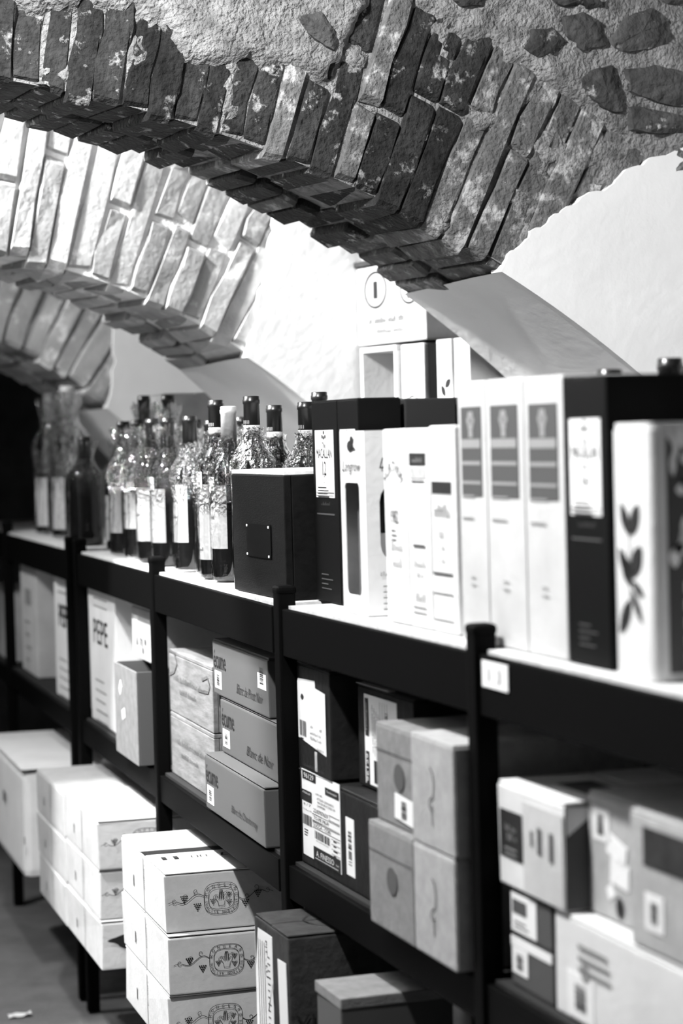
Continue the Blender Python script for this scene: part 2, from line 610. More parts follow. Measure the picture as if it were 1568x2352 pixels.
def brick_arch(name, label, s0, fc, rc, wid, phis, pitch, rings, brick_ms, mortar_m, plaster, phi_plaster, phi_end, left_phi,
               extrados, seed, smear=0.0, spandrel=0.75, tops=2.95, dphi=0.0045):
    """fc, rc: (u, z, radius) of the intrados on the near and the far side; local x = u, y = s - s0, z = height."""
    rnd = random.Random(seed)
    root = bpy.data.objects.new(name, None)
    COL.objects.link(root)
    root.location = room(0, s0, 0)
    root.rotation_euler = (0, 0, ROOM_ANGLE)
    root['kind'] = 'structure'
    root['label'] = label
    fu, fz, fr = fc
    ru, rz, rr = rc

    def soffit(phi, t):
        a = arc(fu, fz, fr, phi)
        # same u on the far circle
        du = max(-rr * .999, min(rr * .999, a[0] - ru))
        zb = rz + math.sqrt(rr * rr - du * du) if abs(a[0] - ru) < rr * .97 else a[1]
        return a[0], wid * t, a[1] + (zb - a[1]) * t

    # core: soffit, near and far faces of the rib, a little behind the brick faces
    bm = bmesh.new()
    rec = 0.010
    N = 110
    lo, hi = -0.9 if left_phi is None else left_phi, phi_end
    fr_in, bk_in, fr_out, bk_out = [], [], [], []
    for i in range(N + 1):
        phi = lo + (hi - lo) * i / N
        x, _, z = soffit(phi, 0)
        x2, y2, z2 = soffit(phi, 1)
        e = (math.sin(phi), math.cos(phi))
        fr_in.append(bm.verts.new((x + e[0] * rec, rec, z + e[1] * rec)))
        bk_in.append(bm.verts.new((x2 + e[0] * rec, y2 - rec, z2 + e[1] * rec)))
        X = x + e[0] * 1.25
        Z = z + e[1] * 1.25
        fr_out.append(bm.verts.new((X, rec, Z)))
        bk_out.append(bm.verts.new((X, wid - rec, Z)))
    for i in range(N):
        bm.faces.new((fr_in[i], fr_in[i + 1], bk_in[i + 1], bk_in[i]))
        bm.faces.new((fr_in[i], fr_out[i], fr_out[i + 1], fr_in[i + 1]))
        bm.faces.new((bk_in[i], bk_in[i + 1], bk_out[i + 1], bk_out[i]))
        bm.faces.new((fr_out[i], bk_out[i], bk_out[i + 1], fr_out[i + 1]))
    link('mortar_core', to_mesh('mortar_core', bm), mortar_m, root)

    # mortar face with relief: recessed in the joints, proud above the voussoirs
    bm = bmesh.new()
    p0, p1 = phis[0], phis[1]
    npi = int((p1 - p0) / dphi)
    nr = int(spandrel / (dphi * fr))
    grid = []
    for i in range(npi + 1):
        phi = p0 + (p1 - p0) * i / npi
        col = []
        for j in range(nr + 1):
            r = fr + .012 + spandrel * j / nr
            u, z = arc(fu, fz, r, phi)
            ex = extrados(u)
            edge = (r - fr) - ex + .030 * fbm(u * 9 + seed, z * 9, 1) + .018 * fbm(u * 30, z * 30, 4 + seed)
            k = max(0.0, min(1.0, edge / .022 + .5))
            relief = .0045 * fbm(u * 40, z * 40, 9) + .003 * fbm(u * 120, z * 120, 3)
            y = .011 - .004 * k + relief * (0.6 + .9 * k) - .018 * k * (1 + .6 * fbm(u * 6, z * 6, 2))
            if smear:
                q = fbm(u * 11 + 3, z * 11, 6) + .35 * fbm(u * 35, z * 35, 1) + smear_at(u) * smear
                if q > .55:
                    y = min(y, .011 - .013 * min(1, (q - .55) / .12) + relief * .6)
            col.append(bm.verts.new((u, y, z)))
        grid.append(col)
    for i in range(npi):
        for j in range(nr):
            bm.faces.new((grid[i][j], grid[i + 1][j], grid[i + 1][j + 1], grid[i][j + 1]))
    link('mortar_face', to_mesh('mortar_face', bm, True), mortar_m, root)

    # voussoir bricks
    sets = [brick_mesh(q) for q in brick_ms]
    phi = phis[0]
    while phi < phis[2]:
        step = pitch / fr * rnd.uniform(.90, 1.12)
        mid = phi + step / 2
        th = step * fr * rnd.uniform(.83, .93)
        drop = rnd.uniform(-.009, .010)
        tilt = rnd.uniform(-.012, .012)
        u0, _, _ = soffit(mid, 0)
        splits = rings(u0, rnd)
        buried = mid > phi_plaster[0] + .004
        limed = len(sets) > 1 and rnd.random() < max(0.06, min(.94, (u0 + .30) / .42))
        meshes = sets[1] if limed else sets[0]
        dep = wid * rnd.uniform(.44, .56)
        r0 = fr - drop + (.05 if buried else 0)
        for q, ln in enumerate(splits):
            r1 = r0 + ln
            rm = (r0 + r1) / 2
            u, z = arc(fu, fz, rm, mid)
            thick = th * (rm / fr)
            y0 = rnd.uniform(-.006, .006)
            link('brick', rnd.choice(meshes), None, root, (u, y0 + dep / 2, z), (rnd.uniform(-.015, .015), mid + tilt, rnd.uniform(-.02, .02)),
                 (thick, dep, (ln - .009)))
            r0 = r1
        if buried:
            phi += step
            continue
        # the brick behind it on the soffit
        x2, y2, z2 = soffit(mid, .77)
        ln = .14
        e = (math.sin(mid), math.cos(mid))
        dep2 = wid - dep - .012
        dr2 = rnd.uniform(-.010, .012)
        link('brick', rnd.choice(meshes), None, root,
             (x2 + e[0] * (ln / 2 - dr2), wid - dep2 / 2 + rnd.uniform(-.004, .010), z2 + e[1] * (ln / 2 - dr2)),
             (0, mid + rnd.uniform(-.02, .02), rnd.uniform(-.03, .03)), (th, dep2, ln))
        phi += step

    # plaster below and beside the bricks
    pts = []
    for i, p in enumerate(plaster):
        a, b = Vector(p), Vector(plaster[(i + 1) % len(plaster)])
        ln = (b - a).length
        cnt = max(1, int(ln / .012)) if i < phi_plaster[1] else 1
        for j in range(cnt):
            q = a.lerp(b, j / cnt)
            if i < phi_plaster[1]:
                q += Vector((fbm(q.x * 28, q.y * 28, seed), fbm(q.x * 28, q.y * 28, seed + 5))) * .011
            pts.append(q)
    phs = [phi_plaster[0] + (phi_end - phi_plaster[0]) * i / 40 for i in range(41)]
    curve = [Vector(arc(fu, fz, fr - .004, p)) for p in phs]
    outline = pts + curve
    bm = bmesh.new()
    vs = [bm.verts.new((p.x, -.012, p.y)) for p in outline]
    f = bm.faces.new(vs)
    ext = bmesh.ops.extrude_face_region(bm, geom=[f])
    for e in ext['geom']:
        if isinstance(e, bmesh.types.BMVert):
            e.co.y = .03
    bmesh.ops.triangulate(bm, faces=[q for q in bm.faces if len(q.verts) > 4])
    link('plaster_face', to_mesh('plaster_face', bm), 'plaster', root)
    bm = bmesh.new()
    rowsf = []
    for i, p in enumerate(phs):
        row = []
        for t in (0.0, .03, .25, .5, .75, 1.0):
            x, y, z = soffit(p, t)
            rr_ = -.004 + (.004 if t == 0 else 0) + .003 * fbm(x * 8, y * 8, z * 8)
            row.append(bm.verts.new((x + math.sin(p) * rr_, y - .010 if t == 0 else y, z + math.cos(p) * rr_)))
        rowsf.append(row)
    for i in range(40):
        for j in range(5):
            bm.faces.new((rowsf[i][j], rowsf[i + 1][j], rowsf[i + 1][j + 1], rowsf[i][j + 1]))
    # pier below the springing
    x, y, z = soffit(phi_end, 0)
    link('plaster_soffit', to_mesh('plaster_soffit', bm, True), 'plaster', root)
    part_box('pier', root, 'plaster', x, U_RIGHT + .1, -.01, wid, 0.0, z + .02)
    return root


def smear_at(u):
    return max(0.0, min(1.0, (u + .05) / .35))


def ext1(u):
    if u < -.22:
        return .155 + .02 * math.sin(u * 17)
    if u < -.12:
        return .155 + (u + .22) / .10 * .22
    return .385


def rings1(u, rnd):
    if u < -.30:
        return [rnd.uniform(.19, .23)]
    if rnd.random() < .25:
        return [rnd.uniform(.40, .44)]
    a = rnd.uniform(.15, .30)
    return [a, rnd.uniform(.42, .45) - a]


plaster1 = [(1.4, 2.25), (.9, 2.13), (.581, 2.069), (.495, 2.039), (.432, 2.011), (.39, 1.975), (.338, 1.965), (.296, 1.938),
            (.245, 1.903), (.204, 1.876), (.169, 1.842), (.148, 1.815)]
phi_a = math.asin((.150 + 1.16) / 2.729)
phi_e = math.acos((0.95 + .579) / 2.729)
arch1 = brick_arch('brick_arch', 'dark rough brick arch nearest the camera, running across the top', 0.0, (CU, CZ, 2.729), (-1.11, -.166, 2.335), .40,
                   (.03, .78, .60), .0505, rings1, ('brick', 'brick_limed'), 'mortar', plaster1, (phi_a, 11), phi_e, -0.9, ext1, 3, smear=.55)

STONES = [[(0.204, 2.247), (0.23, 2.287), (0.278, 2.296), (0.305, 2.27), (0.276, 2.238), (0.229, 2.231)],
          [(0.301, 2.317), (0.348, 2.332), (0.393, 2.309), (0.402, 2.262), (0.345, 2.249), (0.308, 2.275)],
          [(0.406, 2.279), (0.45, 2.326), (0.514, 2.347), (0.561, 2.328), (0.554, 2.275), (0.469, 2.253), (0.414, 2.256)],
          [(0.332, 2.189), (0.36, 2.217), (0.417, 2.228), (0.434, 2.181), (0.44, 2.132), (0.409, 2.13), (0.363, 2.156)],
          [(0.442, 2.22), (0.511, 2.233), (0.594, 2.224), (0.678, 2.212), (0.676, 2.132), (0.519, 2.153), (0.450, 2.176)],
          [(0.448, 2.148), (0.519, 2.143), (0.676, 2.122), (0.675, 2.101), (0.507, 2.091), (0.455, 2.099)],
          [(0.272, 2.349), (0.318, 2.369), (0.41, 2.38), (0.404, 2.34), (0.358, 2.335), (0.297, 2.335)],
          [(0.032, 2.359), (0.119, 2.373), (0.168, 2.359), (0.113, 2.326), (0.07, 2.319)],
          [(-0.275, 2.282), (-0.23, 2.293), (-0.195, 2.246), (-0.205, 2.217), (-0.258, 2.251)],
          [(0.504, 2.373), (0.598, 2.387), (0.632, 2.363), (0.546, 2.356)],
          [(0.68, 2.30), (0.75, 2.33), (0.85, 2.30), (0.86, 2.24), (0.76, 2.22), (0.69, 2.24)]]


def stone_mesh(poly, k):
    bm = bmesh.new()
    cx = sum(p[0] for p in poly) / len(poly)
    cz = sum(p[1] for p in poly) / len(poly)
    ring_ = []
    for i, p in enumerate(poly):
        q = poly[(i + 1) % len(poly)]
        for t in (0, .33, .66):
            x, z = p[0] + (q[0] - p[0]) * t, p[1] + (q[1] - p[1]) * t
            x += .005 * fbm(x * 40, z * 40, k)
            z += .005 * fbm(x * 40, z * 40, k + 7)
            ring_.append((x - cx, z - cz))
    rows_ = []
    for sc, y in ((1.0, .05), (1.0, .0), (.93, -.012), (.55, -.017)):
        rows_.append([bm.verts.new((x * sc, y + .004 * fbm(x * 30, z * 30, k) if y < 0 else y, z * sc)) for x, z in ring_])
    m_ = len(ring_)
    for a, b in zip(rows_, rows_[1:]):
        for i in range(m_):
            bm.faces.new((a[i], a[(i + 1) % m_], b[(i + 1) % m_], b[i]))
    cv = bm.verts.new((0, -.018, 0))
    for i in range(m_):
        bm.faces.new((rows_[-1][i], rows_[-1][(i + 1) % m_], cv))
    return to_mesh('stone', bm), cx, cz


for k, poly in enumerate(STONES):
    me, cx, cz = stone_mesh(poly, k)
    link('stone', me, 'stone', arch1, (cx, -.004, cz))

# second arch, bright under its lamp and by its lit brick colour
o2 = .027
plaster2 = [(1.3, 2.7), (.20 + o2, 2.7), (.12 + o2, 2.30), (.085 + o2, 2.05), (.060 + o2, 1.90), (.030 + o2, 1.80), (.004 + o2, 1.70)]
fc2 = (-.846 + o2, .328, 1.607)
phi_a2 = math.asin((.004 + .846) / 1.607)
phi_e2 = math.acos((0.75 - .328) / 1.607)


def rings2(u, rnd):
    if rnd.random() < .3:
        return [rnd.uniform(.36, .42)]
    a = rnd.uniform(.16, .28)
    return [a, rnd.uniform(.38, .44) - a]


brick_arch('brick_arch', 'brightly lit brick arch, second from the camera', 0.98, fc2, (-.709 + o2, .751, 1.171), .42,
           (-.05, .70, phi_a2 + .02), .046, rings2, ('brick_lit',), 'mortar_lit', plaster2, (phi_a2, 6), phi_e2, -0.9, lambda u: .37 + .03 * math.sin(u * 13), 11,
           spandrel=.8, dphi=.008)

# third arch, blurred and dim
o3 = .197
plaster3 = [(1.3, 2.7), (.16 + o3, 2.7), (.095 + o3, 2.2), (.088 + o3, 1.86), (.082 + o3, 1.68), (.06 + o3, 1.60)]
fc3 = (-.744 + o3, .622, 1.269)
phi_a3 = math.asin((.06 + .744) / 1.269)
phi_e3 = math.acos((0.9 - .622) / 1.269)


def rings3(u, rnd):
    a = rnd.uniform(.2, .26)
    return [a, .2]


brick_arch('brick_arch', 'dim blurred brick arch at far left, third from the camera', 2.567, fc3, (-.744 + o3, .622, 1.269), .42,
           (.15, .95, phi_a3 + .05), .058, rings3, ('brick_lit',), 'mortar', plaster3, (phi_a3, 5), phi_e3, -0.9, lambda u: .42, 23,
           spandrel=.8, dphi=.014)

# ================================================================== THE RACKS
Z_TOP, Z_MID, Z_LOW = 1.215, 0.78, 0.335
DEPTH = 0.42


def rack_unit(name, label, run, posts, s_a, s_b, bays, shade_backs=()):
    o = thing(name, label, 'shelf rack', rack(run, (s_a + s_b) / 2, 0, 0), rack_rot(run))
    mid = (s_a + s_b) / 2
    for s in posts:
        for y in (-.032, DEPTH - .01):
            x = mid - s
            p = part_box('post', o, 'metal', x - .016, x + .016, y, y + .032, 0.004, Z_TOP + .024, .004)
            link('post_cap', box_mesh('post_cap', x - .018, x + .018, y - .002, y + .034, Z_TOP + .018, Z_TOP + .034, .008, 3), 'metal', p)
    for (a, b) in bays:
        x0, x1 = mid - a + .017, mid - b - .017
        for z, hh in ((Z_TOP, .085), (Z_MID, .062), (Z_LOW, .062)):
            part_box('shelf_board', o, 'board' if z == Z_TOP else 'board_shade', x0, x1, -.014, DEPTH - .012, z - .016, z)
            part_box('beam', o, 'metal', x0 - .001, x1 + .001, -.026, -.0145, z - hh, z - .005, .002)
            part_box('beam', o, 'metal', x0 - .001, x1 + .001, DEPTH - .0115, DEPTH + .002, z - hh, z - .005, .002)
        if (a, b) in shade_backs:
            for z0, z1 in ((Z_MID + .001, Z_TOP - .09), (Z_LOW + .001, Z_MID - .07)):
                part_box('back_panel', o, 'board_shade', x0 + .004, x1 - .004, DEPTH + .004, DEPTH + .010, z0, z1)  # added dark sheet that keeps the shaded back of the bay black
        for z in (Z_TOP, Z_MID, Z_LOW):
            for xx in (x0 + .02, x1 - .02):
                part_box('cross_bar', o, 'metal', xx - .01, xx + .01, -.013, DEPTH - .013, z - .05, z - .0165)
    return o


rack_a = rack_unit('wine_rack', 'black steel wine rack in the foreground right, holding whisky cartons', 'near', (-.047, -.923, -1.80), -.047, -1.80, ((-.047, -.923), (-.923, -1.80)), ((-.047, -.923), (-.923, -1.80)))
rack_b = rack_unit('wine_rack', 'long black steel wine rack further left, holding wrapped bottles', 'far', (1.022, 2.03), -.02, 2.03, ((2.03, 1.022), (1.022, -.02)), ((1.022, -.02),))
rack_c = rack_unit('wine_rack', 'black steel wine rack at far left, blurred in the distance', 'far', (2.165, 3.44, 4.5), 2.165, 4.5, ((3.44, 2.165), (4.5, 3.44)))

# price tag on the near rack's beam
tg = thing('price_tag', 'small white rounded tag reading 13 on the rack beam', 'tag', rack('near', -.997, -.0285, 1.187), rack_rot('near'))
tt = dict(w=.085, d=.001, h=.034)
link('tag_plate', box_mesh('tag_plate', -.0425, .0425, 0, .0015, -.017, .017), 'paper', tg)
ik = Ink(); ik.text('1', -.018, 0, .018); ik.text('3', .016, 0, .018)
ob = link('print', ik.mesh('print'), 'ink', tg, (0, -.001, 0), (PI / 2, 0, 0))

# ================================================================== TOP SHELF: whisky cartons
ZT = Z_TOP + .0015
# dark wooden crate with plaque
def wooden_crate(name, label, run, s_far, s_near, d, depth, z, h, m, top_m=None, th=.012, open_top=False, group=None, cat='crate', planks=1):
    w = s_far - s_near
    o = thing(name, label, cat, rack(run, (s_far + s_near) / 2, d, z), rack_rot(run), group)
    t = dict(w=w, d=depth, h=h)
    ph = (h - (0 if open_top else .009)) / planks
    for i in range(planks):
        g = .0015 if planks > 1 else 0
        part_box('front_board', o, m, -w / 2, w / 2, 0, th, i * ph + g, (i + 1) * ph - g, .0015, 1)
        part_box('end_board', o, m, w / 2 - th, w / 2, th + .0005, depth - th - .0005, i * ph + g, (i + 1) * ph - g, .0015, 1)
        part_box('end_board', o, m, -w / 2, -w / 2 + th, th + .0005, depth - th - .0005, i * ph + g, (i + 1) * ph - g, .0015, 1)
    part_box('back_board', o, m, -w / 2, w / 2, depth - th, depth, 0, h - .009, .0015, 1)
    part_box('bottom_board', o, m, -w / 2 + th, w / 2 - th, th, depth - th, 0.001, th)
    if not open_top:
        part_box('lid', o, top_m or m, -w / 2, w / 2, 0, depth, h - .0085, h, .0015, 1)
    return o, t


o, t = wooden_crate('wooden_crate', 'black wooden crate with a dark plaque, on the top shelf beside wrapped bottles', 'near', .36, .03, .012, .20, ZT, .225, 'dark_wood', 'board', th=.014)
pl = sticker(o, t, 'front', .175, .098, .150, .060, 'black_carton', 'plaque', .002)
for a in (-.068, .068):
    for b in (-.026, .026):
        link('screw', box_mesh('screw', -.003, .003, -.0025, .0025, 0, .002, .001, 1), 'ink_white', pl, (a, b, .001))

EMB = Ink()
for i in range(7):
    a = 2 * PI * i / 7
    EMB.disc(.007 * math.cos(a), .007 * math.sin(a), .0035, .0035, 6)


def whisky(label, s_far, s_near, d, depth, h, style, group):
    m = {'black': 'black_carton', 'pale': 'cream_carton'}[style]
    o, t = carton('whisky_carton', label, 'near', s_far, s_near, d, depth, ZT, h, m, 'box', group, flaps=False, bevel=.0025, jit=.0)
    w = t['w']
    part_box('lid', o, m, -w / 2 + .002, w / 2 - .002, .002, depth - .002, h - .001, h + .0015, .001, 1)
    if style == 'black':
        sticker(o, t, 'front', w * .5, h * .69, w * .72, h * .335)
        ik = Ink()
        for q in EMB.v:
            pass
        cy = .135 * h
        ik.disc(-.008, cy, .0035); ik.disc(.008, cy, .0035); ik.disc(0, cy + .007, .0035); ik.disc(0, cy - .002, .003)
        ik.text('The', 0, .092 * h, .010, .018)
        ik.text('MACALLAN', 0, .052 * h, .0165, w * .60)
        ik.text('12', 0, -.022 * h, .024, .020)
        ik.scribble(0, -.048 * h, .004, w * .16)
        ik.stroke([(.006 * math.cos(a), -.078 * h + .006 * math.sin(a)) for a in range(6)], .001)
        ik.lines(0, -.118 * h, w * .55, 4, .0052, .0016, 3)
        ik.rect(0, -.158 * h, w * .68, .0008)
        prt(o, t, 'front', w * .5, h * .69, ik)
        ik = Ink()
        ik.rect(0, .024, w * .70, .0028); ik.rect(0, -.012, w * .70, .0025)
        ik.scribble(0, .006, .006, w * .4)
        ik.lines(0, -.115, w * .45, 4, .008, .002, 8)
        prt(o, t, 'front', w * .5, h * .475, ik, 'ink_dim', off=.001)
    else:
        sticker(o, t, 'front', w * .5, h * .735, w * .74, h * .345, 'paper_dull', 'printed_panel')
        ik = Ink()
        for i in range(6):
            a = 2 * PI * i / 6
            ik.disc(.008 * math.cos(a), .118 * h + .008 * math.sin(a), .006, .006, 8)
        ik.rect(0, .068 * h, .014, .010)
        ik.rect(0, .030 * h, w * .68, .012)
        ik.rect(0, -.045 * h, w * .68, .005)
        ik.rect(0, -.12 * h, w * .68, .004)
        prt(o, t, 'front', w * .5, h * .735, ik, 'ink_faint')
        ik = Ink()
        ik.lines(0, .010, w * .74, 2, .030, .0025, 4)
        ik.lines(0, -.10, w * .2, 2, .01, .002, 5)
        prt(o, t, 'front', w * .5, h * .535, ik, 'ink_faint')
    return o, t


G = 'whisky cartons on the top shelf'
whisky('black whisky carton with a tall white panel numbered 12, next to the black wooden crate', .012, -.124, .06, .07, .342, 'black', G)
whisky('black whisky carton half hidden behind the windowed white carton', -.127, -.232, .06, .075, .342, 'black', G)
o, t = carton('whisky_carton', 'black whisky carton in the back row, above the small white cartons', 'near', -.127, -.232, .142, .09, ZT, .342, 'black_end', 'box', G, flaps=False)
o, t = carton('whisky_carton', 'black whisky carton furthest back, beside the first pale carton', 'near', -.127, -.232, .24, .09, ZT, .342, 'black_end', 'box', G, flaps=False)
whisky('pale carton with grey panel, furthest left of three alike', -.795, -.892, .01, .11, .350, 'pale', G)
whisky('pale carton with grey panel, middle of three alike', -.895, -1.018, .01, .11, .350, 'pale', G)
whisky('pale carton with grey panel, right of three alike beside the black carton', -1.021, -1.140, .01, .11, .349, 'pale', G)
whisky('large black whisky carton with white panel, at the right of the top shelf', -1.143, -1.262, .01, .112, .345, 'black', G)

# white carton with a window cut into it and a bottle inside
def bottle_profile(H, r, shoulder=.62):
    return [(0.0, 0.0), (r * .80, 0.0), (r * .97, .004), (r, .012), (r, H * shoulder), (r * .96, H * (shoulder + .035)), (r * .80, H * (shoulder + .075)),
            (r * .56, H * (shoulder + .11)), (r * .43, H * (shoulder + .15)), (r * .38, H * (shoulder + .20)), (r * .36, H * .93), (r * .36, H * .985), (0, H * .985)]


def lathe(name, prof, k=24, smooth=True):
    bm = bmesh.new()
    rows = []
    for r, z in prof:
        rows.append([bm.verts.new((0, 0, z))] if r < 1e-6 else [bm.verts.new((r * math.cos(2 * PI * i / k), r * math.sin(2 * PI * i / k), z)) for i in range(k)])
    for a, b in zip(rows, rows[1:]):
        for i in range(k):
            j = (i + 1) % k
            if len(a) == 1 and len(b) > 1:
                bm.faces.new((a[0], b[i], b[j]))
            elif len(b) == 1 and len(a) > 1:
                bm.faces.new((a[i], a[j], b[0]))
            elif len(a) > 1:
                bm.faces.new((a[i], a[j], b[j], b[i]))
    return to_mesh(name, bm, smooth)


def window_panel(name, w, h, th, hole):
    """flat panel in x/z with a rounded hole (x0, x1, z0, z1, corner)."""
    x0, x1, z0, z1, c = hole
    inner = []
    for cx, cz, a0 in ((x1 - c, z0 + c, -PI / 2), (x1 - c, z1 - c, 0), (x0 + c, z1 - c, PI / 2), (x0 + c, z0 + c, PI)):
        for i in range(5):
            a = a0 + PI / 2 * i / 4
            inner.append((cx + c * math.cos(a), cz + c * math.sin(a)))
    outer = []
    corner = [(w / 2, 0), (w / 2, h), (-w / 2, h), (-w / 2, 0)]
    for k in range(4):
        for i in range(5):
            outer.append(corner[k])
    bm = bmesh.new()
    lay = []
    for y in (0, th):
        lay.append(([bm.verts.new((x, y, z)) for x, z in inner], [bm.verts.new((x, y, z)) for x, z in corner]))
    for li, (inn, out) in enumerate(lay):
        for k in range(20):
            k2 = (k + 1) % 20
            a, b = out[k // 5], out[k2 // 5]
            if a is b:
                bm.faces.new((inn[k], inn[k2], a))
            else:
                bm.faces.new((inn[k], inn[k2], b, a))
    for k in range(20):
        k2 = (k + 1) % 20
        bm.faces.new((lay[0][0][k], lay[0][0][k2], lay[1][0][k2], lay[1][0][k]))
    for k in range(4):
        k2 = (k + 1) % 4
        bm.faces.new((lay[0][1][k], lay[0][1][k2], lay[1][1][k2], lay[1][1][k]))
    return to_mesh(name, bm)


w, dp, h = .120, .105, .288
o = thing('windowed_carton', 'white carton with a tall window showing the bottle inside, on the top shelf', 'box', rack('near', -.31, .022, ZT), rack_rot('near'))
t = dict(w=w, d=dp, h=h)
link('front_panel', window_panel('front_panel', w, h, .002, (-.042, .030, .030, .208, .010)), 'white_carton', o)
ep = link('end_panel', window_panel('end_panel', dp - .004, h, .002, (-.030, .042, .082, .208, .030)), 'white_carton', o, (w / 2, dp / 2, 0), (0, 0, PI / 2))
part_box('back_panel', o, 'white_carton', -w / 2, w / 2, dp - .002, dp, 0, h)
part_box('end_panel', o, 'grey_carton', -w / 2, -w / 2 + .002, .0025, dp - .0025, 0, h)
part_box('lid', o, 'white_carton', -w / 2, w / 2, 0, dp, h, h + .002)
part_box('base_panel', o, 'white_carton', -w / 2 + .003, w / 2 - .003, .003, dp - .003, 0.0005, .002)
link('bottle', lathe('bottle', bottle_profile(.27, .040)), 'glass', o, (.004, dp / 2, .002))
link('bottle_label', lathe('bottle_label', [(.0405, .02), (.0406, .021), (.0406, .125), (.0405, .126)]), 'paper', o, (.004, dp / 2, .002))
ik = Ink()
ik.text('Longrow', 0, 0, .022, .090, shear=.35)
ik.disc(-.004, .034, .015, .009); ik.disc(.004, .044, .008, .006); ik.rect(.006, .030, .026, .004)
prt(o, t, 'front', .058, .232, ik)
ik = Ink()
ik.text('Longrow', .012, 0, .022, .078, shear=.35); ik.disc(.004, .032, .013, .008)
prt(o, t, 'end', .050, .236, ik)
ik = Ink(); ik.scribble(0, 0, .007, .060); ik.lines(0, -.02, .05, 5, .009, .0015, 2)
prt(o, t, 'end', .05, .066, ik, 'ink_soft')

# three plain white cartons next to it
G2 = 'small white cartons on the top shelf'
o, t = carton('spirits_carton', 'white carton with curved grey lettering, next to the windowed carton', 'near', -.462, -.560, .020, .10, ZT, .292, 'white_carton', 'box', G2, flaps=False, bevel=.004)
ik = Ink()
for i, ch in enumerate('MURTHUM'):
    a = PI * (0.86 - .72 * i / 6)
    ik.text(ch, .036 * math.cos(a), .030 * math.sin(a), .015, .010, rot=a - PI / 2)
ik.text('1982', 0, -.045, .020, .034); ik.lines(0, -.066, .03, 3, .007, .0018, 3)
prt(o, t, 'front', .045, .205, ik, 'ink_soft')
ik = Ink(); ik.scribble(0, .012, .016, .05); ik.scribble(0, -.012, .016, .04)
prt(o, t, 'front', .052, .105, ik, 'ink_faint')
o, t = carton('spirits_carton', 'white carton with a small black panel near its top edge', 'near', -.564, -.652, .020, .10, ZT, .292, 'white_carton', 'box', G2, flaps=False, bevel=.004)
sticker(o, t, 'front', .044, .246, .066, .018, 'ink', 'printed_panel')
ik = Ink(); ik.scribble(0, 0, .009, .040); prt(o, t, 'front', .044, .246, ik, 'ink_faint')
sticker(o, t, 'front', .044, .226, .064, .016, 'paper_grey', 'printed_panel')
ik = Ink(); ik.rect(0, .064, .054, .0022); ik.lines(0, -.03, .05, 1, .01, .004, 2); ik.scribble(0, -.055, .012, .050); ik.scribble(0, -.072, .008, .03); ik.scribble(0, -.105, .014, .044); ik.lines(0, -.12, .06, 2, .008, .002, 6)
prt(o, t, 'front', .046, .15, ik, 'ink_soft')
o, t = carton('spirits_carton', 'white carton with black bar above a framed label, beside the pale cartons', 'near', -.656, -.755, .020, .10, ZT, .294, 'white_carton', 'box', G2, flaps=False, bevel=.004)
sticker(o, t, 'front', .046, .206, .076, .017, 'ink', 'printed_panel')
ik = Ink()
ik.stroke([(-.038, .085), (.038, .085), (.038, -.028), (-.038, -.028)], .0012, True)
ik.rect(0, -.028, .074, .004)
ik.scribble(0, .062, .020, .062)
for q, sz in ((.028, .03), (.010, .034), (-.008, .034)):
    ik.scribble(0, q, .011, sz)
ik.stroke([(-.038, -.056), (.038, -.056), (.038, -.094), (-.038, -.094)], .0022, True)
prt(o, t, 'front', .046, .112, ik, 'ink_soft')

# rounded tin printed with leaves
def rounded_prism(name, w, d, h, c, seg=5, dome=0.0):
    pts = []
    for cx, cy, a0 in ((w / 2 - c, c, -PI / 2), (w / 2 - c, d - c, 0), (-w / 2 + c, d - c, PI / 2), (-w / 2 + c, c, PI)):
        for i in range(seg + 1):
            a = a0 + PI / 2 * i / seg
            pts.append((cx + c * math.cos(a), cy + c * math.sin(a)))
    bm = bmesh.new()
    lo = [bm.verts.new((x, y, 0)) for x, y in pts]
    hi = [bm.verts.new((x, y, h)) for x, y in pts]
    k = len(pts)
    for i in range(k):
        bm.faces.new((lo[i], lo[(i + 1) % k], hi[(i + 1) % k], hi[i]))
    bm.faces.new(hi)
    bm.faces.new(lo[::-1])
    return to_mesh(name, bm)


w, dp, h = .103, .12, .285
o = thing('gift_tin', 'white gift tin with dark leaf drawing, in front of the large black carton', 'tin', rack('near', -1.347, -.002, ZT), rack_rot('near'))
t = dict(w=w, d=dp, h=h)
link('body', rounded_prism('body', w, dp, h - .004, .012), 'white_carton', o)
link('lid', rounded_prism('lid', w - .002, dp - .002, .008, .014), 'white_carton', o, (0, .001, h - .004))
ik = Ink()


def leaf(ik, x, y, a, l, wd):
    pts = []
    for i in range(13):
        q = i / 12
        pts.append((l * q, wd * math.sin(PI * q) ** .8))
    for i in range(11, 0, -1):
        q = i / 12
        pts.append((l * q, -wd * math.sin(PI * q) ** .8))
    c, n = math.cos(a), math.sin(a)
    ik.add([(x + c * p - n * q, y + n * p + c * q) for p, q in pts], [tuple(range(len(pts)))])


